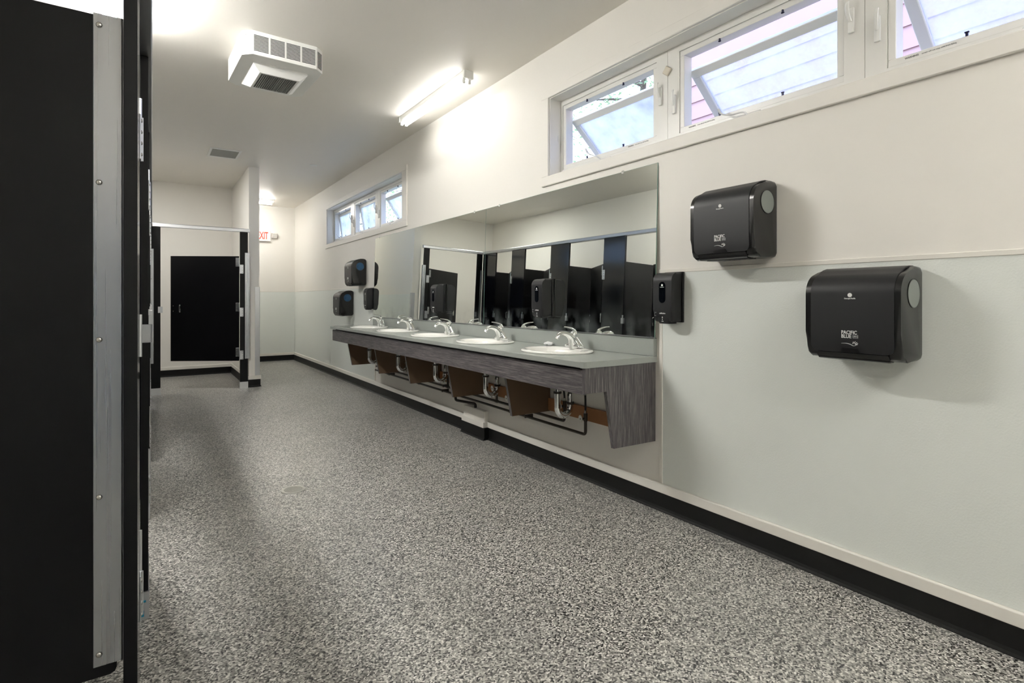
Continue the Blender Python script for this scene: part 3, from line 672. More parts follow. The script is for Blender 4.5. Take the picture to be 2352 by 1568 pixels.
# head rails
def rail(pts, label):
    bm = nb(); (xa, ya), (xb, yb) = pts
    if abs(xb-xa) < 0.2:
        n = Vector((1, 0, 0))
        for (p0, p1) in (((xa, ya), (xb, yb)),):
            A = [bm.verts.new((p0[0]+dx, p0[1], z)) for dx, z in ((-0.052, RAIL), (0.020, RAIL), (0.020, RAIL+0.04), (-0.052, RAIL+0.052))]
            Bv = [bm.verts.new((p1[0]+dx, p1[1], z)) for dx, z in ((-0.052, RAIL), (0.020, RAIL), (0.020, RAIL+0.04), (-0.052, RAIL+0.052))]
    else:
        A = [bm.verts.new((xa, ya+dy, z)) for dy, z in ((-0.015, RAIL), (0.04, RAIL), (0.04, RAIL+0.052), (-0.015, RAIL+0.04))]
        Bv = [bm.verts.new((xb, yb+dy, z)) for dy, z in ((-0.015, RAIL), (0.04, RAIL), (0.04, RAIL+0.052), (-0.015, RAIL+0.04))]
    bm.faces.new(A); bm.faces.new(list(reversed(Bv)))
    for i in range(4): bm.faces.new((A[i], Bv[i], Bv[(i+1) % 4], A[(i+1) % 4]))
    bmesh.ops.bevel(bm, geom=bm.edges[:], offset=0.003, segments=1, affect='EDGES')
    return single('head_rail', bm, 'stainless', label, 'rail')
rail(((-0.012, 1.42), (0.022, 7.84)), 'long aluminium rail along the tops of the stall posts')
rail(((0.0, YS), (1.112, YS)), 'aluminium rail over the end stall door')

# ------------------------------------------------------------------ vanity
YC = [2.62+0.85*k for k in range(5)]; CX = 2.08; CZ = 0.845; VY0, VY1 = 2.07, 6.655; VX = 1.82
van = thing('vanity_counter', (2.1, 4.36, 0.37), 'long wall-hung vanity with grey top, dark streaky wood apron and five basins', 'vanity')
bm = nb(); NE = 48
def ell(cx, cy, a, b, z, n=NE): return [bm.verts.new((cx+b*math.cos(2*PI*k/n), cy+a*math.sin(2*PI*k/n), z)) for k in range(n)]
def rectring(x0, x1, y0, y1, cx, cy, z, n=NE):
    out = []
    for k in range(n):
        t = 2*PI*k/n; dx, dy = math.cos(t), math.sin(t)
        sx_ = ((x1-cx) if dx > 0 else (x0-cx))/dx if abs(dx) > 1e-6 else 1e9
        sy_ = ((y1-cy) if dy > 0 else (y0-cy))/dy if abs(dy) > 1e-6 else 1e9
        s_ = min(sx_, sy_); out.append(bm.verts.new((cx+dx*s_, cy+dy*s_, z)))
    return out
edges_y = [VY0+0.03]+[(a+b)/2 for a, b in zip(YC, YC[1:])]+[VY1]
zt_, zb_ = CZ, CZ-0.032; XW = W-0.001
for k, yc in enumerate(YC):
    y0, y1 = edges_y[k], edges_y[k+1]
    et, eb = ell(CX, yc, 0.232, 0.19, zt_), ell(CX, yc, 0.232, 0.19, zb_)
    rt = rectring(VX+0.004, XW, y0, y1, CX, yc, zt_); rb = rectring(VX+0.004, XW, y0, y1, CX, yc, zb_)
    for i in range(NE):
        j = (i+1) % NE
        bm.faces.new((et[i], et[j], rt[j], rt[i])); bm.faces.new((eb[i], rb[i], rb[j], eb[j])); bm.faces.new((et[i], eb[i], eb[j], et[j]))
    # corner fill (rectangle corners missed by the fan)
    for (cx_, cy_) in ((VX+0.004, y0), (VX+0.004, y1), (XW, y0), (XW, y1)):
        for ring, z in ((rt, zt_), (rb, zb_)):
            on_x = [v for v in ring if abs(v.co.x-cx_) < 1e-6]; on_y = [v for v in ring if abs(v.co.y-cy_) < 1e-6]
            a = min(on_x, key=lambda v: abs(v.co.y-cy_)); b = min(on_y, key=lambda v: abs(v.co.x-cx_))
            if (a.co-Vector((cx_, cy_, z))).length > 1e-5 and (b.co-Vector((cx_, cy_, z))).length > 1e-5:
                bm.faces.new((a, b, bm.verts.new((cx_, cy_, z))))
# rounded front lip, ends
def lip(pts_xy):
    prof = [(0.004, zt_), (0.0012, zt_-0.0012), (0, zt_-0.004), (0, zb_+0.004), (0.0012, zb_+0.0012), (0.004, zb_)]
    return prof
lp = lip(None); A = [bm.verts.new((VX+a, VY1, z)) for a, z in lp]; Bv = [bm.verts.new((VX+a, VY0+0.03, z)) for a, z in lp]
for i in range(len(lp)-1): bm.faces.new((A[i], A[i+1], Bv[i+1], Bv[i]))
# right end: strip with chamfered corner
cc = [(VX, VY0+0.03), (VX+0.002, VY0+0.018), (VX+0.009, VY0+0.008), (VX+0.02, VY0+0.002), (VX+0.034, VY0), (XW, VY0)]
T1 = [bm.verts.new((x, y, zt_)) for x, y in cc]; B1 = [bm.verts.new((x, y, zb_)) for x, y in cc]
cT = bm.verts.new((XW, VY0+0.03, zt_)); cB = bm.verts.new((XW, VY0+0.03, zb_))
bm.faces.new(T1+[cT]); bm.faces.new(list(reversed(B1))+[cB])
for i in range(len(cc)-1): bm.faces.new((T1[i], B1[i], B1[i+1], T1[i+1]))
L_ = [bm.verts.new(p) for p in ((VX+0.001, VY1, zt_-0.001), (XW, VY1, zt_), (XW, VY1, zb_), (VX+0.001, VY1, zb_+0.001))]; bm.faces.new(L_)
bmesh.ops.remove_doubles(bm, verts=bm.verts[:], dist=0.0002)
part('countertop', bm, 'counter', van, label='grey speckled laminate top')
bm = nb(); box(bm, W-0.03, W, VY0, 6.60, CZ, 0.945, 0.002, 1); part('backsplash', bm, 'counter', van)
bm = nb(); box(bm, 1.845, 1.863, 2.10, 6.645, 0.672, 0.800, 0.0012, 1); part('apron', bm, 'laminate_h', van, label='dark streaky horizontal grain board')
bm = nb(); box(bm, 1.870, 1.885, 2.10, 6.60, 0.70, zb_); part('shadow_gap_strip', bm, 'hose_gap_black', van)  # black strip standing in for the shadow gap between counter and apron
bm = nb(); prism(bm, [(1.832, zb_), (1.832, 0.683), (1.981, 0.683), (2.034, 0.377), (W-0.006, 0.372), (W-0.006, zb_)], 1, 2.077, 2.10, 0.0008, 1); part('end_panel', bm, 'laminate_v', van, label='dark vertical grain end panel with a tapering leg')
for yp in (3.035, 3.885, 4.74, 5.56, 6.48):
    bm = nb(); prism(bm, [(1.90, zb_), (1.90, 0.69), (1.975, 0.69), (2.034, 0.378), (W-0.004, 0.378), (W-0.004, zb_)], 1, yp, yp+0.024); sp_ = part('support_panel', bm, 'hardboard', van, label='bare brown hardboard panel')
    bm = nb(); d = Vector((2.034-1.975, 0, 0.378-0.69)).normalized()
    vs_ = [(1.9745, 0.69), (1.9735, 0.69), (2.0325, 0.3775), (2.0337, 0.3775)]
    prism(bm, vs_, 1, yp-0.0005, yp+0.0245); part('edge_band', bm, 'laminate_v', sp_)

def sink(yc, label):
    root = thing('basin', (CX, yc, CZ), label, 'sink', 'oval basins in the vanity'); bm = nb()
    def ring(a, b, z, dx=0.0, n=48): return [bm.verts.new((dx+b*math.cos(2*PI*k/n), a*math.sin(2*PI*k/n), z)) for k in range(n)]
    R = [ring(0.246, 0.203, 0.0005), ring(0.248, 0.205, 0.004), ring(0.247, 0.204, 0.009), ring(0.240, 0.197, 0.013), ring(0.225, 0.180, 0.0135, -0.004), ring(0.205, 0.150, 0.0115, -0.026),
         ring(0.197, 0.142, 0.004, -0.026), ring(0.188, 0.132, -0.02, -0.026), ring(0.172, 0.118, -0.06, -0.024), ring(0.135, 0.092, -0.10, -0.02), ring(0.08, 0.055, -0.125, -0.012), ring(0.024, 0.024, -0.132, 0.0),
         ring(0.024, 0.024, -0.145, 0.0), ring(0.09, 0.065, -0.137, -0.012), ring(0.15, 0.105, -0.112, -0.02), ring(0.187, 0.132, -0.068, -0.024), ring(0.203, 0.147, -0.025, -0.026), ring(0.212, 0.158, -0.001, -0.02)]
    for p, q in zip(R, R[1:]+[R[0]]):
        for k in range(48): bm.faces.new((p[k], p[(k+1) % 48], q[(k+1) % 48], q[k]))
    lpart('bowl', bm, 'porcelain', root, True, angle=60)
    bm = nb(); sweep(bm, [(0, 0, -0.1335), (0, 0, -0.1325), (0, 0, -0.1305)], [0.022, 0.022, 0.014], 20); lpart('drain_flange', bm, 'chrome', root, True)
    return root
names5 = ['nearest the towel dispensers', 'second from the towel dispensers', 'in the middle of the vanity', 'fourth along, second from the far end', 'at the far end']
for yc, nm in zip(YC, names5): sink(yc, 'white oval drop-in basin '+nm)

def faucet_proto(loc):
    root = thing('faucet', loc, '', 'faucet', 'chrome faucets on the basins')
    bm = nb()
    sweep(bm, [(0, -0.078, 0.008), (0, -0.074, 0.010), (0, -0.062, 0.012), (0, 0, 0.014), (0, 0.062, 0.012), (0, 0.074, 0.010), (0, 0.078, 0.008)], [(0.010, 0.006), (0.017, 0.010), (0.022, 0.012), (0.028, 0.014), (0.022, 0.012), (0.017, 0.010), (0.010, 0.006)], 16, side=(1, 0, 0))
    for s_ in (-1, 1):
        sweep(bm, [(0.002, 0, 0.062), (0.002, s_*0.022, 0.046), (0.002, s_*0.046, 0.026), (0.001, s_*0.072, 0.012)], [(0.018, 0.016), (0.019, 0.014), (0.018, 0.012), (0.013, 0.008)], 14, side=(1, 0, 0))
    prism(bm, [(-0.070, 0.008), (0.070, 0.008), (0.040, 0.030), (0.018, 0.052), (-0.018, 0.052), (-0.040, 0.030)], 0, -0.008, 0.013, 0.004, 2)
    lpart('base_plate', bm, 'chrome', root, True, angle=60)
    bm = nb(); P_ = smooth_path([(0.000, 0, 0.000), (-0.006, 0, 0.032), (-0.022, 0, 0.062), (-0.052, 0, 0.084), (-0.088, 0, 0.094), (-0.116, 0, 0.090), (-0.134, 0, 0.074)], 4)
    R_ = []
    key = [(0.029, 0.037), (0.027, 0.036), (0.025, 0.027), (0.021, 0.016), (0.018, 0.0125), (0.0165, 0.0115), (0.015, 0.011)]
    for i in range(len(P_)):
        t = i/4; k0 = min(int(t), 5); f_ = t-k0; R_.append((key[k0][0]*(1-f_)+key[k0+1][0]*f_, key[k0][1]*(1-f_)+key[k0+1][1]*f_))
    sweep(bm, P_, R_, 18, side=(0, 1, 0)); sp_ = lpart('spout', bm, 'chrome', root, True, angle=60)
    bm = nb(); cyl(bm, (-0.131, 0, 0.078), (-0.139, 0, 0.064), 0.0105, 14); lpart('aerator', bm, 'chrome', sp_, True)
    bm = nb(); sweep(bm, [(-0.008, 0, 0.050), (-0.006, 0, 0.072), (-0.004, 0, 0.078), (-0.002, 0, 0.094), (0.000, 0, 0.105), (0.001, 0, 0.110)], [0.020, 0.021, 0.0235, 0.0225, 0.015, 0.004], 18, side=(0, 1, 0))
    hd = lpart('handle_hub', bm, 'chrome', root, True, angle=50)
    bm = nb(); P_ = smooth_path([(0.010, 0, 0.094), (0.002, 0, 0.110), (-0.020, 0, 0.121), (-0.052, 0, 0.130), (-0.088, 0, 0.134)], 4)
    sweep(bm, P_, [(0.012+0.002*math.sin(i/16*PI)-0.00025*i, 0.0065-0.0002*i) for i in range(len(P_))], 12, side=(0, 1, 0)); lpart('lever', bm, 'chrome', hd, True, angle=60)
    return root
FZ = CZ+0.0137
f0 = faucet_proto((2.222, YC[0], FZ))
for k, nm in enumerate(names5):
    f_ = f0 if k == 0 else copy_tree(f0)
    f_.location = (2.222, YC[k], FZ); f_['label'] = 'chrome single lever faucet on the basin '+nm
# crumpled tissue and small soap mark on the top
bm = nb(); bmesh.ops.create_icosphere(bm, subdivisions=3, radius=0.03, matrix=Matrix.Translation((2.30, 2.985, CZ+0.011)) @ Matrix.Diagonal((1, 1.3, 0.45, 1)))
for v in bm.verts: v.co += Vector((random.uniform(-1, 1), random.uniform(-1, 1), random.uniform(-0.6, 1)))*0.003
for v in bm.verts: v.co.z = max(v.co.z, CZ+0.0003)
single('crumpled_tissue', bm, 'tissue', 'small crumpled white tissue behind the nearest basin', 'tissue')

# plumbing
def trap(yc, label):
    root = thing('drain_trap', (CX, yc-0.01, 0.45), label, 'pipe', 'chrome drain traps under the basins'); y = yc-0.01
    bm = nb(); cyl(bm, (CX, y, 0.699), (CX, y, 0.585), 0.0165, 16); part('tailpiece', bm, 'chrome', root, True)
    bm = nb(); cyl(bm, (CX, y, 0.600), (CX, y, 0.50), 0.0195, 16)
    pts = [(CX, y, 0.52)]+[(CX+0.05-0.05*math.cos(a), y, 0.50-0.052*math.sin(a)) for a in [PI*i/12 for i in range(13)]]+[(CX+0.10, y, 0.515)]
    sweep(bm, pts, 0.0195, 16, side=(0, 1, 0)); bd = part('trap_bend', bm, 'chrome', root, True)
    for q in (((CX, y, 0.588), (CX, y, 0.600), 0.025), ((CX+0.10, y, 0.512), (CX+0.10, y, 0.526), 0.025), ((CX+0.045, y, 0.450), (CX+0.045, y, 0.436), 0.011)):
        bm = nb(); cyl(bm, *q, 12); part('slip_nut', bm, 'pipe_dark', bd, True)
    bm = nb(); sweep(bm, arc_pipe([(CX+0.10, y, 0.52), (CX+0.10, y, 0.592), (W-0.002, y, 0.602)], 0.03), 0.0175, 14, side=(0, 1, 0)); part('wall_arm', bm, 'chrome', root, True)
for yc, nm in zip(YC, names5): trap(yc, 'chrome drain trap under the basin '+nm)
def supply(x, z, ys_, label, end):
    root = thing('supply_pipe', (x, (ys_[0]+end)/2, z), label, 'pipe')
    bm = nb(); sweep(bm, arc_pipe([(x, ys_[0], z+0.085), (x, ys_[0], z), (x, end, z)], 0.022), 0.0095, 10, side=(1, 0, 0)); part('main_run', bm, 'pipe_dark', root, True)
    for y in ys_[1:]:
        bm = nb(); cyl(bm, (x, y, z), (x, y, z+0.085), 0.0095, 10); cyl(bm, (x, y-0.018, z), (x, y+0.018, z), 0.0125, 10); part('riser', bm, 'pipe_dark', root, True)
    for i in range(3):
        bm = nb(); y = 3.25+i*1.35; box(bm, x-0.012, W, y-0.006, y+0.006, z-0.012, z+0.012, 0.002, 1); part('pipe_clip', bm, 'pipe_dark', root)
    return root
supply(W-0.060, 0.308, [y-0.02 for y in YC], 'lower dark supply pipe running along the wall under the vanity', 6.42)
supply(W-0.050, 0.352, [y+0.20 for y in YC], 'upper dark supply pipe running along the wall under the vanity', 6.42)
def valve(y, x, z, label, tx, ty):
    root = thing('shutoff_valve', (x, y, z), label, 'valve', 'shutoff valves under the vanity')
    bm = nb(); cyl(bm, (x, y, z), (x, y, z+0.05), 0.013, 12); cyl(bm, (x, y, z+0.012), (x-0.028, y, z+0.018), 0.008, 10); part('valve_body', bm, 'pipe_dark', root, True)
    bm = nb(); c_ = Vector((x-0.036, y+0.004, z+0.02)); n = Vector((-0.75, -0.25, -0.15)).normalized()
    u, v = frame_of(n); r0 = [bm.verts.new(c_+u*0.013*math.cos(2*PI*k/16)+v*0.024*math.sin(2*PI*k/16)) for k in range(16)]; r1 = [bm.verts.new(w.co+n*0.006) for w in r0]
    bm.faces.new(r0); bm.faces.new(list(reversed(r1)))
    for k in range(16): bm.faces.new((r0[k], r0[(k+1) % 16], r1[(k+1) % 16], r1[k]))
    hd = part('oval_handle', bm, 'drain_metal', root, True); bm = nb(); screw(bm, c_+n*0.006, n, 0.004, 0.002); part('screw', bm, 'pipe_dark', hd, True)
    bm = nb(); cyl(bm, (x, y, z+0.05), (x, y, z+0.068), 0.010, 6); part('compression_nut', bm, 'steel_screw', root)
    bm = nb(); sweep(bm, smooth_path([(x, y, z+0.065), (x-0.005, y, z+0.20), (tx, ty, 0.72), (tx, ty, 0.80)], 5), 0.0065, 8); part('riser_hose', bm, 'hose_gap_black', root, True)
for yc, nm in zip(YC, names5):
    valve(yc-0.02, W-0.060, 0.393, 'right shutoff valve with oval handle under the basin '+nm, W-0.10, yc-0.03)
    valve(yc+0.20, W-0.050, 0.437, 'left shutoff valve with oval handle under the basin '+nm, W-0.09, yc+0.06)
bm = nb(); sweep(bm, arc_pipe([(W-0.085, 4.30, 0.40), (W-0.085, 4.30, 0.268), (W-0.026, 4.05, 0.268), (W-0.026, 4.05, 0.2355)], 0.02), 0.0115, 12)
single('elbow_pipe', bm, 'pipe_dark', 'short bent dark pipe dropping into the boxed bump under the vanity', 'pipe', smooth=True)
bm = nb(); box(bm, W-0.022, W, 2.105, 6.47, 0.385, 0.470, 0.001, 1); single('backing_board', bm, 'pine', 'long raw pine board fixed to the wall under the basins', 'board')

# mirrors
AL = math.radians(1.55)
def mirror_sheet(y0, y1, label, clips):
    root = thing('wall_mirror', (W-0.0325, (y0+y1)/2, 0.9465), label, 'mirror'); root.rotation_euler = (0, AL, 0)
    h = (y1-y0)/2; Ht = 0.973
    bm = nb(); box(bm, 0.0, 0.005, -h, h, 0, Ht); lpart('mirror_glass', bm, 'mirror_glass', root)
    bm = nb(); e = 0.0015
    box(bm, 0.0002, 0.0052, -h-e, -h, 0, Ht+e); box(bm, 0.0002, 0.0052, h, h+e, 0, Ht+e); box(bm, 0.0002, 0.0052, -h, h, Ht, Ht+e); lpart('polished_edge', bm, 'mirror_edge', root)
    bm = nb(); box(bm, -0.0025, 0.005, -h, h, -0.001, 0.006); lpart('bottom_channel', bm, 'stainless', root)
    for c_ in clips:
        bm = nb(); yy = c_-(y0+y1)/2; box(bm, -0.0035, 0.005, yy-0.008, yy+0.008, Ht-0.010, Ht+0.010, 0.002, 1); cl = lpart('mirror_clip', bm, 'clip_clear', root, True)
        bm = nb(); screw(bm, (-0.0035, yy, Ht+0.004), (-1, 0, 0), 0.003, 0.0015); lpart('screw', bm, 'steel_screw', cl, True)
mirror_sheet(2.062, 3.903, 'large wall mirror nearest the towel dispensers', [2.33, 3.70])
mirror_sheet(3.907, 6.575, 'long wall mirror at the far end of the vanity', [4.10, 6.42])

# ------------------------------------------------------------------ dispensers
def arcpts(cx, cz, r, a0, a1, n): return [(cx+r*math.cos(a0+(a1-a0)*i/n), cz+r*math.sin(a0+(a1-a0)*i/n)) for i in range(n+1)]
def towel_dispenser(loc, label, wmat='disp_window'):
    root = thing('paper_towel_dispenser', loc, label, 'dispenser', 'black paper towel dispensers on the wall')
    hw = 0.164
    prof = [(0, 0.325), (0, 0.02), (-0.012, 0.004), (-0.03, 0.0), (-0.135, 0.0), (-0.160, 0.004), (-0.178, 0.016), (-0.187, 0.04), (-0.190, 0.10)]+arcpts(-0.112, 0.245, 0.078, PI*0.995, PI*0.62, 8)+[(-0.10, 0.331), (-0.07, 0.342), (-0.05, 0.345), (-0.016, 0.343)]
    bm = nb(); prism(bm, prof, 1, -hw, hw, 0.015, 4); lpart('housing', bm, 'disp_gloss', root, True, angle=40)
    # front cover, a thin shell following the profile
    path = [(-0.1885, 0.026), (-0.1915, 0.045), (-0.1925, 0.10)]+arcpts(-0.112, 0.245, 0.0805, PI*0.995, PI*0.60, 12)+[(-0.115, 0.333), (-0.10, 0.3395), (-0.07, 0.3465), (-0.03, 0.3475)]
    cw = 0.143; rows_ = []; r = 0.026
    pts = []
    for i, p in enumerate(path[:2]):
        pts.append(p)
    # denser rows at the rounded lower corners
    low = [(-0.1885+(-0.1915+0.1885)*t, 0.026+0.030*t) for t in (0, 0.04, 0.12, 0.25, 0.42, 0.62, 0.85)]
    path = low+path[2:]
    bm = nb(); F_, B_ = [], []
    for i, (px, pz) in enumerate(path):
        dz = pz-0.026; w = cw-(r-math.sqrt(max(0, r*r-(r-dz)**2)) if dz < r else 0)
        q0 = Vector(path[max(i-1, 0)]); q1 = Vector(path[min(i+1, len(path)-1)]); t = (q1-q0).normalized(); n = Vector((-t.y, t.x))
        F_.append([bm.verts.new((px, y, pz)) for y in (-w, -w*0.5, 0, w*0.5, w)]); B_.append([bm.verts.new((px-n.x*0.005, y, pz-n.y*0.005)) for y in (-w, -w*0.5, 0, w*0.5, w)])
    for a, b in ((F_, 0), (B_, 1)):
        for p, q in zip(a, a[1:]):
            for k in range(4): bm.faces.new((p[k], p[k+1], q[k+1], q[k]))
    for p, q, r_, s_ in zip(F_, F_[1:], B_, B_[1:]):
        bm.faces.new((p[0], q[0], s_[0], r_[0])); bm.faces.new((p[4], q[4], s_[4], r_[4]))
    for k in range(4): bm.faces.new((F_[0][k], F_[0][k+1], B_[0][k+1], B_[0][k])); bm.faces.new((F_[-1][k], F_[-1][k+1], B_[-1][k+1], B_[-1][k]))
    cv = lpart('front_cover', bm, 'disp_matte', root, True, angle=50)
    # paper slot, lip, tab, tear bar
    bm = nb(); vs_ = [(-0.1895, 0.024), (-0.1865, 0.024), (-0.166, 0.003), (-0.171, 0.002), (-0.181, 0.012)]
    prism(bm, vs_, 1, -0.124, 0.124); sl = lpart('paper_slot', bm, 'disp_dark', root)
    bm = nb(); prism(bm, [(-0.172, 0.0035), (-0.165, 0.0), (-0.165, -0.003), (-0.174, 0.0005)], 1, -0.122, 0.122); lpart('slot_lip', bm, 'disp_gloss', sl)
    bm = nb(); P_ = [(-0.036, 0.026), (0.036, 0.026), (0.026, 0.043), (-0.026, 0.043)]
    a = [bm.verts.new((-0.1900-0.0016*(z-0.026)/0.017-0.002, y, z)) for y, z in P_]; b = [bm.verts.new((v.co.x+0.004, v.co.y, v.co.z)) for v in a]
    bm.faces.new(a); bm.faces.new(list(reversed(b)))
    for i in range(4): bm.faces.new((a[i], b[i], b[(i+1) % 4], a[(i+1) % 4]))
    lpart('press_tab', bm, 'disp_dark', cv)
    bm = nb(); box(bm, -0.150, -0.110, -0.112, 0.100, -0.005, 0.0)
    for k in range(8): box(bm, -0.110, -0.070, -0.10+k*0.026, -0.088+k*0.026, -0.003, 0.0)
    lpart('tear_bar', bm, 'disp_dark', root)
    # round level windows on both sides
    for s_ in (-1, 1):
        bm = nb(); sweep(bm, [(-0.085, s_*hw, 0.245), (-0.085, s_*(hw+0.0012), 0.245), (-0.085, s_*(hw+0.0016), 0.245)], [0.050, 0.050, 0.047], 32); wd = lpart('level_window', bm, wmat, root)
        bm = nb(); n = 32; R0 = [[bm.verts.new((-0.085+rr*math.cos(2*PI*k/n), s_*(hw+0.0005+dd), 0.245+rr*math.sin(2*PI*k/n))) for k in range(n)] for rr, dd in ((0.050, 0), (0.050, 0.0012), (0.0525, 0.0012), (0.0525, 0))]
        for p, q in zip(R0, R0[1:]):
            for k in range(n): bm.faces.new((p[k], p[(k+1) % n], q[(k+1) % n], q[k]))
        lpart('window_rim', bm, 'disp_dark', wd)
    # printing
    x = -0.1931
    def disc(bm, yc, zc, r_, n=20):
        v0 = [bm.verts.new((x, yc+r_*math.cos(2*PI*k/n), zc+r_*math.sin(2*PI*k/n))) for k in range(n)]; v1 = [bm.verts.new(v.co+Vector((0.0004, 0, 0))) for v in v0]
        bm.faces.new(v0); bm.faces.new(list(reversed(v1)))
        for k in range(n): bm.faces.new((v0[k], v1[k], v1[(k+1) % n], v0[(k+1) % n]))
    bm = nb(); disc(bm, 0.0, 0.240, 0.0078); lg = lpart('emblem', bm, 'print_white', cv)
    bm = nb()
    for q in ([(-0.0045, 0.2375), (-0.0015, 0.2425), (0.0005, 0.2375)], [(-0.0005, 0.2375), (0.0015, 0.2445), (0.0045, 0.2375)], [(-0.005, 0.2355), (0.005, 0.2355), (0.005, 0.2364), (-0.005, 0.2364)]):
        a = [bm.verts.new((x-0.0003, -y, z)) for y, z in q]; b = [bm.verts.new((x+0.0001, -y, z)) for y, z in q]; bm.faces.new(a); bm.faces.new(list(reversed(b)))
        for i in range(len(q)): bm.faces.new((a[i], b[i], b[(i+1) % len(q)], a[(i+1) % len(q)]))
    lpart('emblem_mark', bm, 'print_grey', lg) if False else bm.free()
    for body, sz, yy, zz, sxx, al, bo in (('Georgia-Pacific', 0.0068, 0.0, 0.2275, 0.95, 'CENTER', 0.00012), ('PACIFIC', 0.0188, 0.030, 0.101, 0.82, 'LEFT', 0.0003), ('BLUE', 0.0188, 0.030, 0.0865, 0.84, 'LEFT', 0.0003)):
        t_ = text('printed_name', body, sz, 'print_white', cv, (0, 0, 0), '-x', sx=sxx, align=al, bold=bo); t_.location = (x, yy, zz)
    bm = nb(); y0_, y1_, z0_, z1_ = -0.0285, -0.0105, 0.081, 0.0925
    for q in ((y0_, y1_, z0_, z0_+0.0007), (y0_, y1_, z1_-0.0007, z1_), (y0_, y0_+0.0007, z0_, z1_), (y1_-0.0007, y1_, z0_, z1_)): box(bm, x-0.0002, x+0.0003, *q)
    lpart('printed_frame', bm, 'print_white', cv)
    t_ = text('printed_name', 'ultra', 0.0078, 'print_white', cv, (0, 0, 0), '-x', sx=0.95); t_.location = (x, -0.0195, 0.0872)
    # waving hand mark: swoosh and fingers
    bm = nb()
    sw = smooth_path([(x, 0.030, 0.060), (x, 0.012, 0.061), (x, -0.002, 0.058), (x, -0.012, 0.053), (x, -0.022, 0.055)], 5)
    sweep(bm, sw, [(0.0004, 0.0003+0.0010*math.sin(PI*i/(len(sw)-1))) for i in range(len(sw))], 6, side=(1, 0, 0))
    for (ya, za, yb, zb) in ((-0.010, 0.060, -0.0125, 0.0685), (-0.0135, 0.062, -0.0195, 0.0695), (-0.017, 0.061, -0.0255, 0.0665), (-0.019, 0.059, -0.0285, 0.0625), (-0.019, 0.057, -0.027, 0.058)):
        sweep(bm, [(x, ya, za), (x, yb, zb)], [(0.0004, 0.0011)]*2, 6, side=(1, 0, 0))
    lpart('hand_mark', bm, 'print_white', cv)
    return root
towel_dispenser((W-0.0045, 0.980, 0.937), 'black paper towel dispenser nearest the camera, lower one of the right pair')
towel_dispenser((W, 1.534, 1.347), 'black paper towel dispenser of the right pair, upper one beside the mirror')
towel_dispenser((W, 7.083, 1.343), 'far black paper towel dispenser below the far window, upper one', 'disp_window_blue')
towel_dispenser((W-0.0045, 7.604, 0.940), 'far black paper towel dispenser below the far window, lower one', 'disp_window_blue')

def soap_dispenser(loc, label):
    root = thing('soap_dispenser', loc, label, 'dispenser', 'black soap dispensers above the vanity'); hw = 0.062
    bm = nb(); box(bm, -0.012, 0, -0.066, 0.060, 0.004, 0.272, 0.003, 1); lpart('back_plate', bm, 'disp_dark', root)
    prof = [(-0.010, 0.268), (-0.010, 0.01), (-0.075, 0.006), (-0.090, 0.012), (-0.0955, 0.03), (-0.0975, 0.07), (-0.098, 0.215)]+arcpts(-0.052, 0.222, 0.046, PI*0.98, PI*0.55, 8)
    bm = nb(); prism(bm, prof, 1, -hw, hw, 0.012, 4); bo = lpart('housing', bm, 'disp_matte', root, True, angle=40)
    bm = nb(); prism(bm, [(-0.03, 0.012), (-0.03, -0.003), (-0.084, -0.003), (-0.0935, 0.008), (-0.0965, 0.03), (-0.07, 0.03)], 1, -0.040, 0.030, 0.004, 2); lpart('nozzle_chin', bm, 'disp_matte', root, True)
    x = -0.0988; bm = nb(); n = 12; st = [(0.0215*math.cos(PI*i/n), 0.197+0.0215*math.sin(PI*i/n)) for i in range(n+1)]+[(-0.0215*math.cos(PI*i/n), 0.128-0.0215*math.sin(PI*i/n)) for i in range(n+1)]
    a = [bm.verts.new((x, y, z)) for y, z in st]; b = [bm.verts.new((x+0.004, y, z)) for y, z in st]; bm.faces.new(a); bm.faces.new(list(reversed(b)))
    for i in range(len(st)): bm.faces.new((a[i], b[i], b[(i+1) % len(st)], a[(i+1) % len(st)]))
    lw = lpart('oval_window', bm, 'soap_window', root)
    bm = nb(); n = 18; v0 = [bm.verts.new((x-0.0004, 0.0058*math.cos(2*PI*k/n), 0.2005+0.0058*math.sin(2*PI*k/n))) for k in range(n)]; v1 = [bm.verts.new(v.co+Vector((0.0006, 0, 0))) for v in v0]
    bm.faces.new(v0); bm.faces.new(list(reversed(v1)))
    for k in range(n): bm.faces.new((v0[k], v1[k], v1[(k+1) % n], v0[(k+1) % n]))
    lpart('emblem', bm, 'print_white', lw)
    t_ = text('printed_name', 'Georgia-Pacific', 0.0044, 'print_white', lw, (0, 0, 0), '-x', bold=0.0001); t_.location = (x-0.0004, 0, 0.190)
    t_ = text('printed_name', 'enMotion', 0.0105, 'print_white', root, (0, 0, 0), '-x', bold=0.0003); t_.location = (-0.0972, 0.0, 0.052)
    bm = nb(); x2 = -0.0968
    sweep(bm, [(x2, 0, 0.036), (x2, 0, 0.031), (x2, 0, 0.026)], [(0.0004, 0.0006), (0.0004, 0.0028), (0.0004, 0.0024)], 8, side=(1, 0, 0)); sweep(bm, [(x2, 0, 0.023), (x2, 0, 0.016)], [(0.0004, 0.0006), (0.0004, 0.0022)], 8, side=(1, 0, 0))
    sweep(bm, [(x2+0.001, 0.006, 0.010), (x2+0.001, -0.007, 0.010)], [(0.0004, 0.0016)]*2, 8, side=(1, 0, 0))
    lpart('drop_mark', bm, 'print_white', root)
    bm = nb()
    for (yy, zz, w) in ((0.052, 0.056, 0.002), (0.044, 0.056, 0.004), (0.052, 0.048, 0.002), (0.052, 0.040, 0.002), (0.045, 0.039, 0.002)): box(bm, -0.0973, -0.096, yy-w/2, yy+w/2, zz-0.0012, zz+0.0012)
    lpart('indicator_marks', bm, 'print_white', root)
    return root
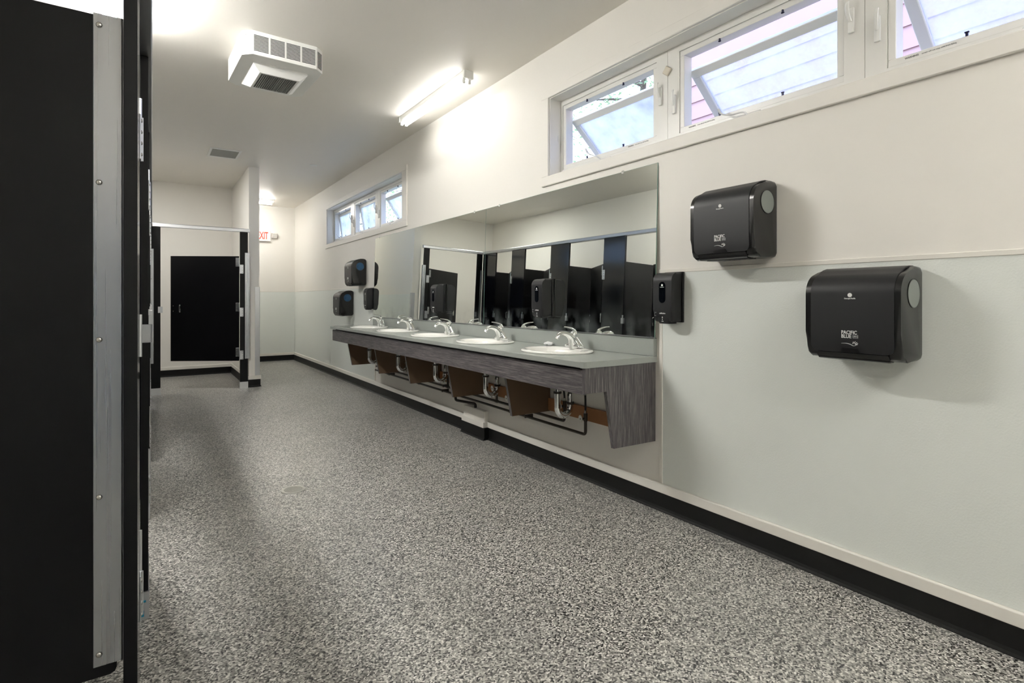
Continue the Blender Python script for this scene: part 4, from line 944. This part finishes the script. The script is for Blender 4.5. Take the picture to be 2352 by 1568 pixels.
soap_dispenser((W-0.004, 1.947, 1.036), 'black soap dispenser at the near edge of the near mirror')
soap_dispenser((W-0.028, 3.030, 1.036), 'black soap dispenser on the near mirror between the two nearest basins')
soap_dispenser((W-0.028, 4.672, 1.036), 'black soap dispenser on the far mirror, with its own reflection')
soap_dispenser((W-0.004, 6.672, 1.036), 'black soap dispenser at the far edge of the far mirror')

# small beige sensor on the near window mullion
bm = nb(); box(bm, -0.014, 0, -0.022, 0.022, -0.022, 0.022, 0.003, 1, Matrix.Translation((W+0.094, 2.075, 2.455)) @ Matrix.Rotation(math.radians(38), 4, 'X'))
single('contact_sensor', bm, 'beige_plastic', 'small tilted beige plastic square stuck on the window mullion', 'sensor')

# ------------------------------------------------------------------ outside
bm = nb(); box(bm, W+WT, 60, -30, 70, -0.7, -0.5); struct('ground', bm, 'soil')
nb_ = thing('neighbour_house', (6.6, -1.0, -0.5), 'pale pink clapboard building outside the near window', 'building')
bm = nb(); box(bm, 5.42, 7.8, -7.0, 4.45, -0.5, 6.3); part('wall', bm, 'siding', nb_)
bm0 = nb(); prism(bm0, [(5.42, 0.0), (5.385, 0.0), (5.405, 0.205), (5.42, 0.205)], 1, -7.0, 4.45); b0 = part('siding_board', bm0, 'siding', nb_)
for k in range(33):
    o = b0 if k == 0 else b0.copy()
    if k: COL.objects.link(o); o.parent = nb_
    o.location = (0, 0, -0.5+0.2*k)
bm = nb(); box(bm, 5.0, 8.2, -7.4, 4.8, 6.3, 6.5); part('roof', bm, 'roof_dark', nb_)
def tree(x, y, h, r, label, n=6500):
    root = thing('tree', (x, y, -0.5), label, 'tree', 'trees outside the windows')
    bm = nb(); sweep(bm, smooth_path([(0, 0, 0), (0.08, 0.05, h*0.35), (-0.05, 0.1, h*0.62), (0.05, 0.0, h*0.9)], 3), [0.20-0.018*i for i in range(10)], 8)
    for k in range(22):
        a = random.uniform(0, 2*PI); z = h*random.uniform(0.22, 0.85); L = r*random.uniform(0.6, 1.0)
        sweep(bm, smooth_path([(0, 0, z), (L*0.4*math.cos(a), L*0.4*math.sin(a), z+0.25), (L*math.cos(a), L*math.sin(a), z+0.5*random.random())], 3), [0.06-0.008*i for i in range(7)], 5)
    lpart('trunk', bm, 'bark', root, True)
    bm = nb()
    cl = [(random.gauss(0, r*0.5), random.gauss(0, r*0.5), random.uniform(h*0.25, h)) for _ in range(46)]
    for k in range(n):
        c_ = random.choice(cl); p = Vector((c_[0]+random.gauss(0, 0.32), c_[1]+random.gauss(0, 0.32), c_[2]+random.gauss(0, 0.3)))
        u = Vector((random.gauss(0, 1), random.gauss(0, 1), random.gauss(0, 1))).normalized(); v = u.orthogonal().normalized(); s_ = random.uniform(0.03, 0.06)
        bm.faces.new([bm.verts.new(p+u*s_*a+v*s_*b*0.6) for a, b in ((-1, 0), (0, -1), (1, 0), (0, 1))])
    lpart('foliage', bm, 'leaf', root, kind='stuff')
for i, (x, y, h, r, lb) in enumerate(((8.5, 7.8, 7.5, 1.9, 'leafy tree outside beyond the pink building'), (6.9, 14.2, 7.0, 1.5, 'leafy tree outside the gap between the two windows'), (10.5, 19.0, 9.0, 2.2, 'leafy tree seen through the far window, nearer one'),
                                       (7.0, 24.5, 9.0, 2.2, 'leafy tree seen through the middle sash of the far window'), (14.5, 31.0, 11.0, 2.8, 'leafy tree far off behind the far window'), (7.4, 35.0, 10.0, 2.4, 'leafy tree at the left of the far window view'))):
    tree(x, y, h, r, lb)
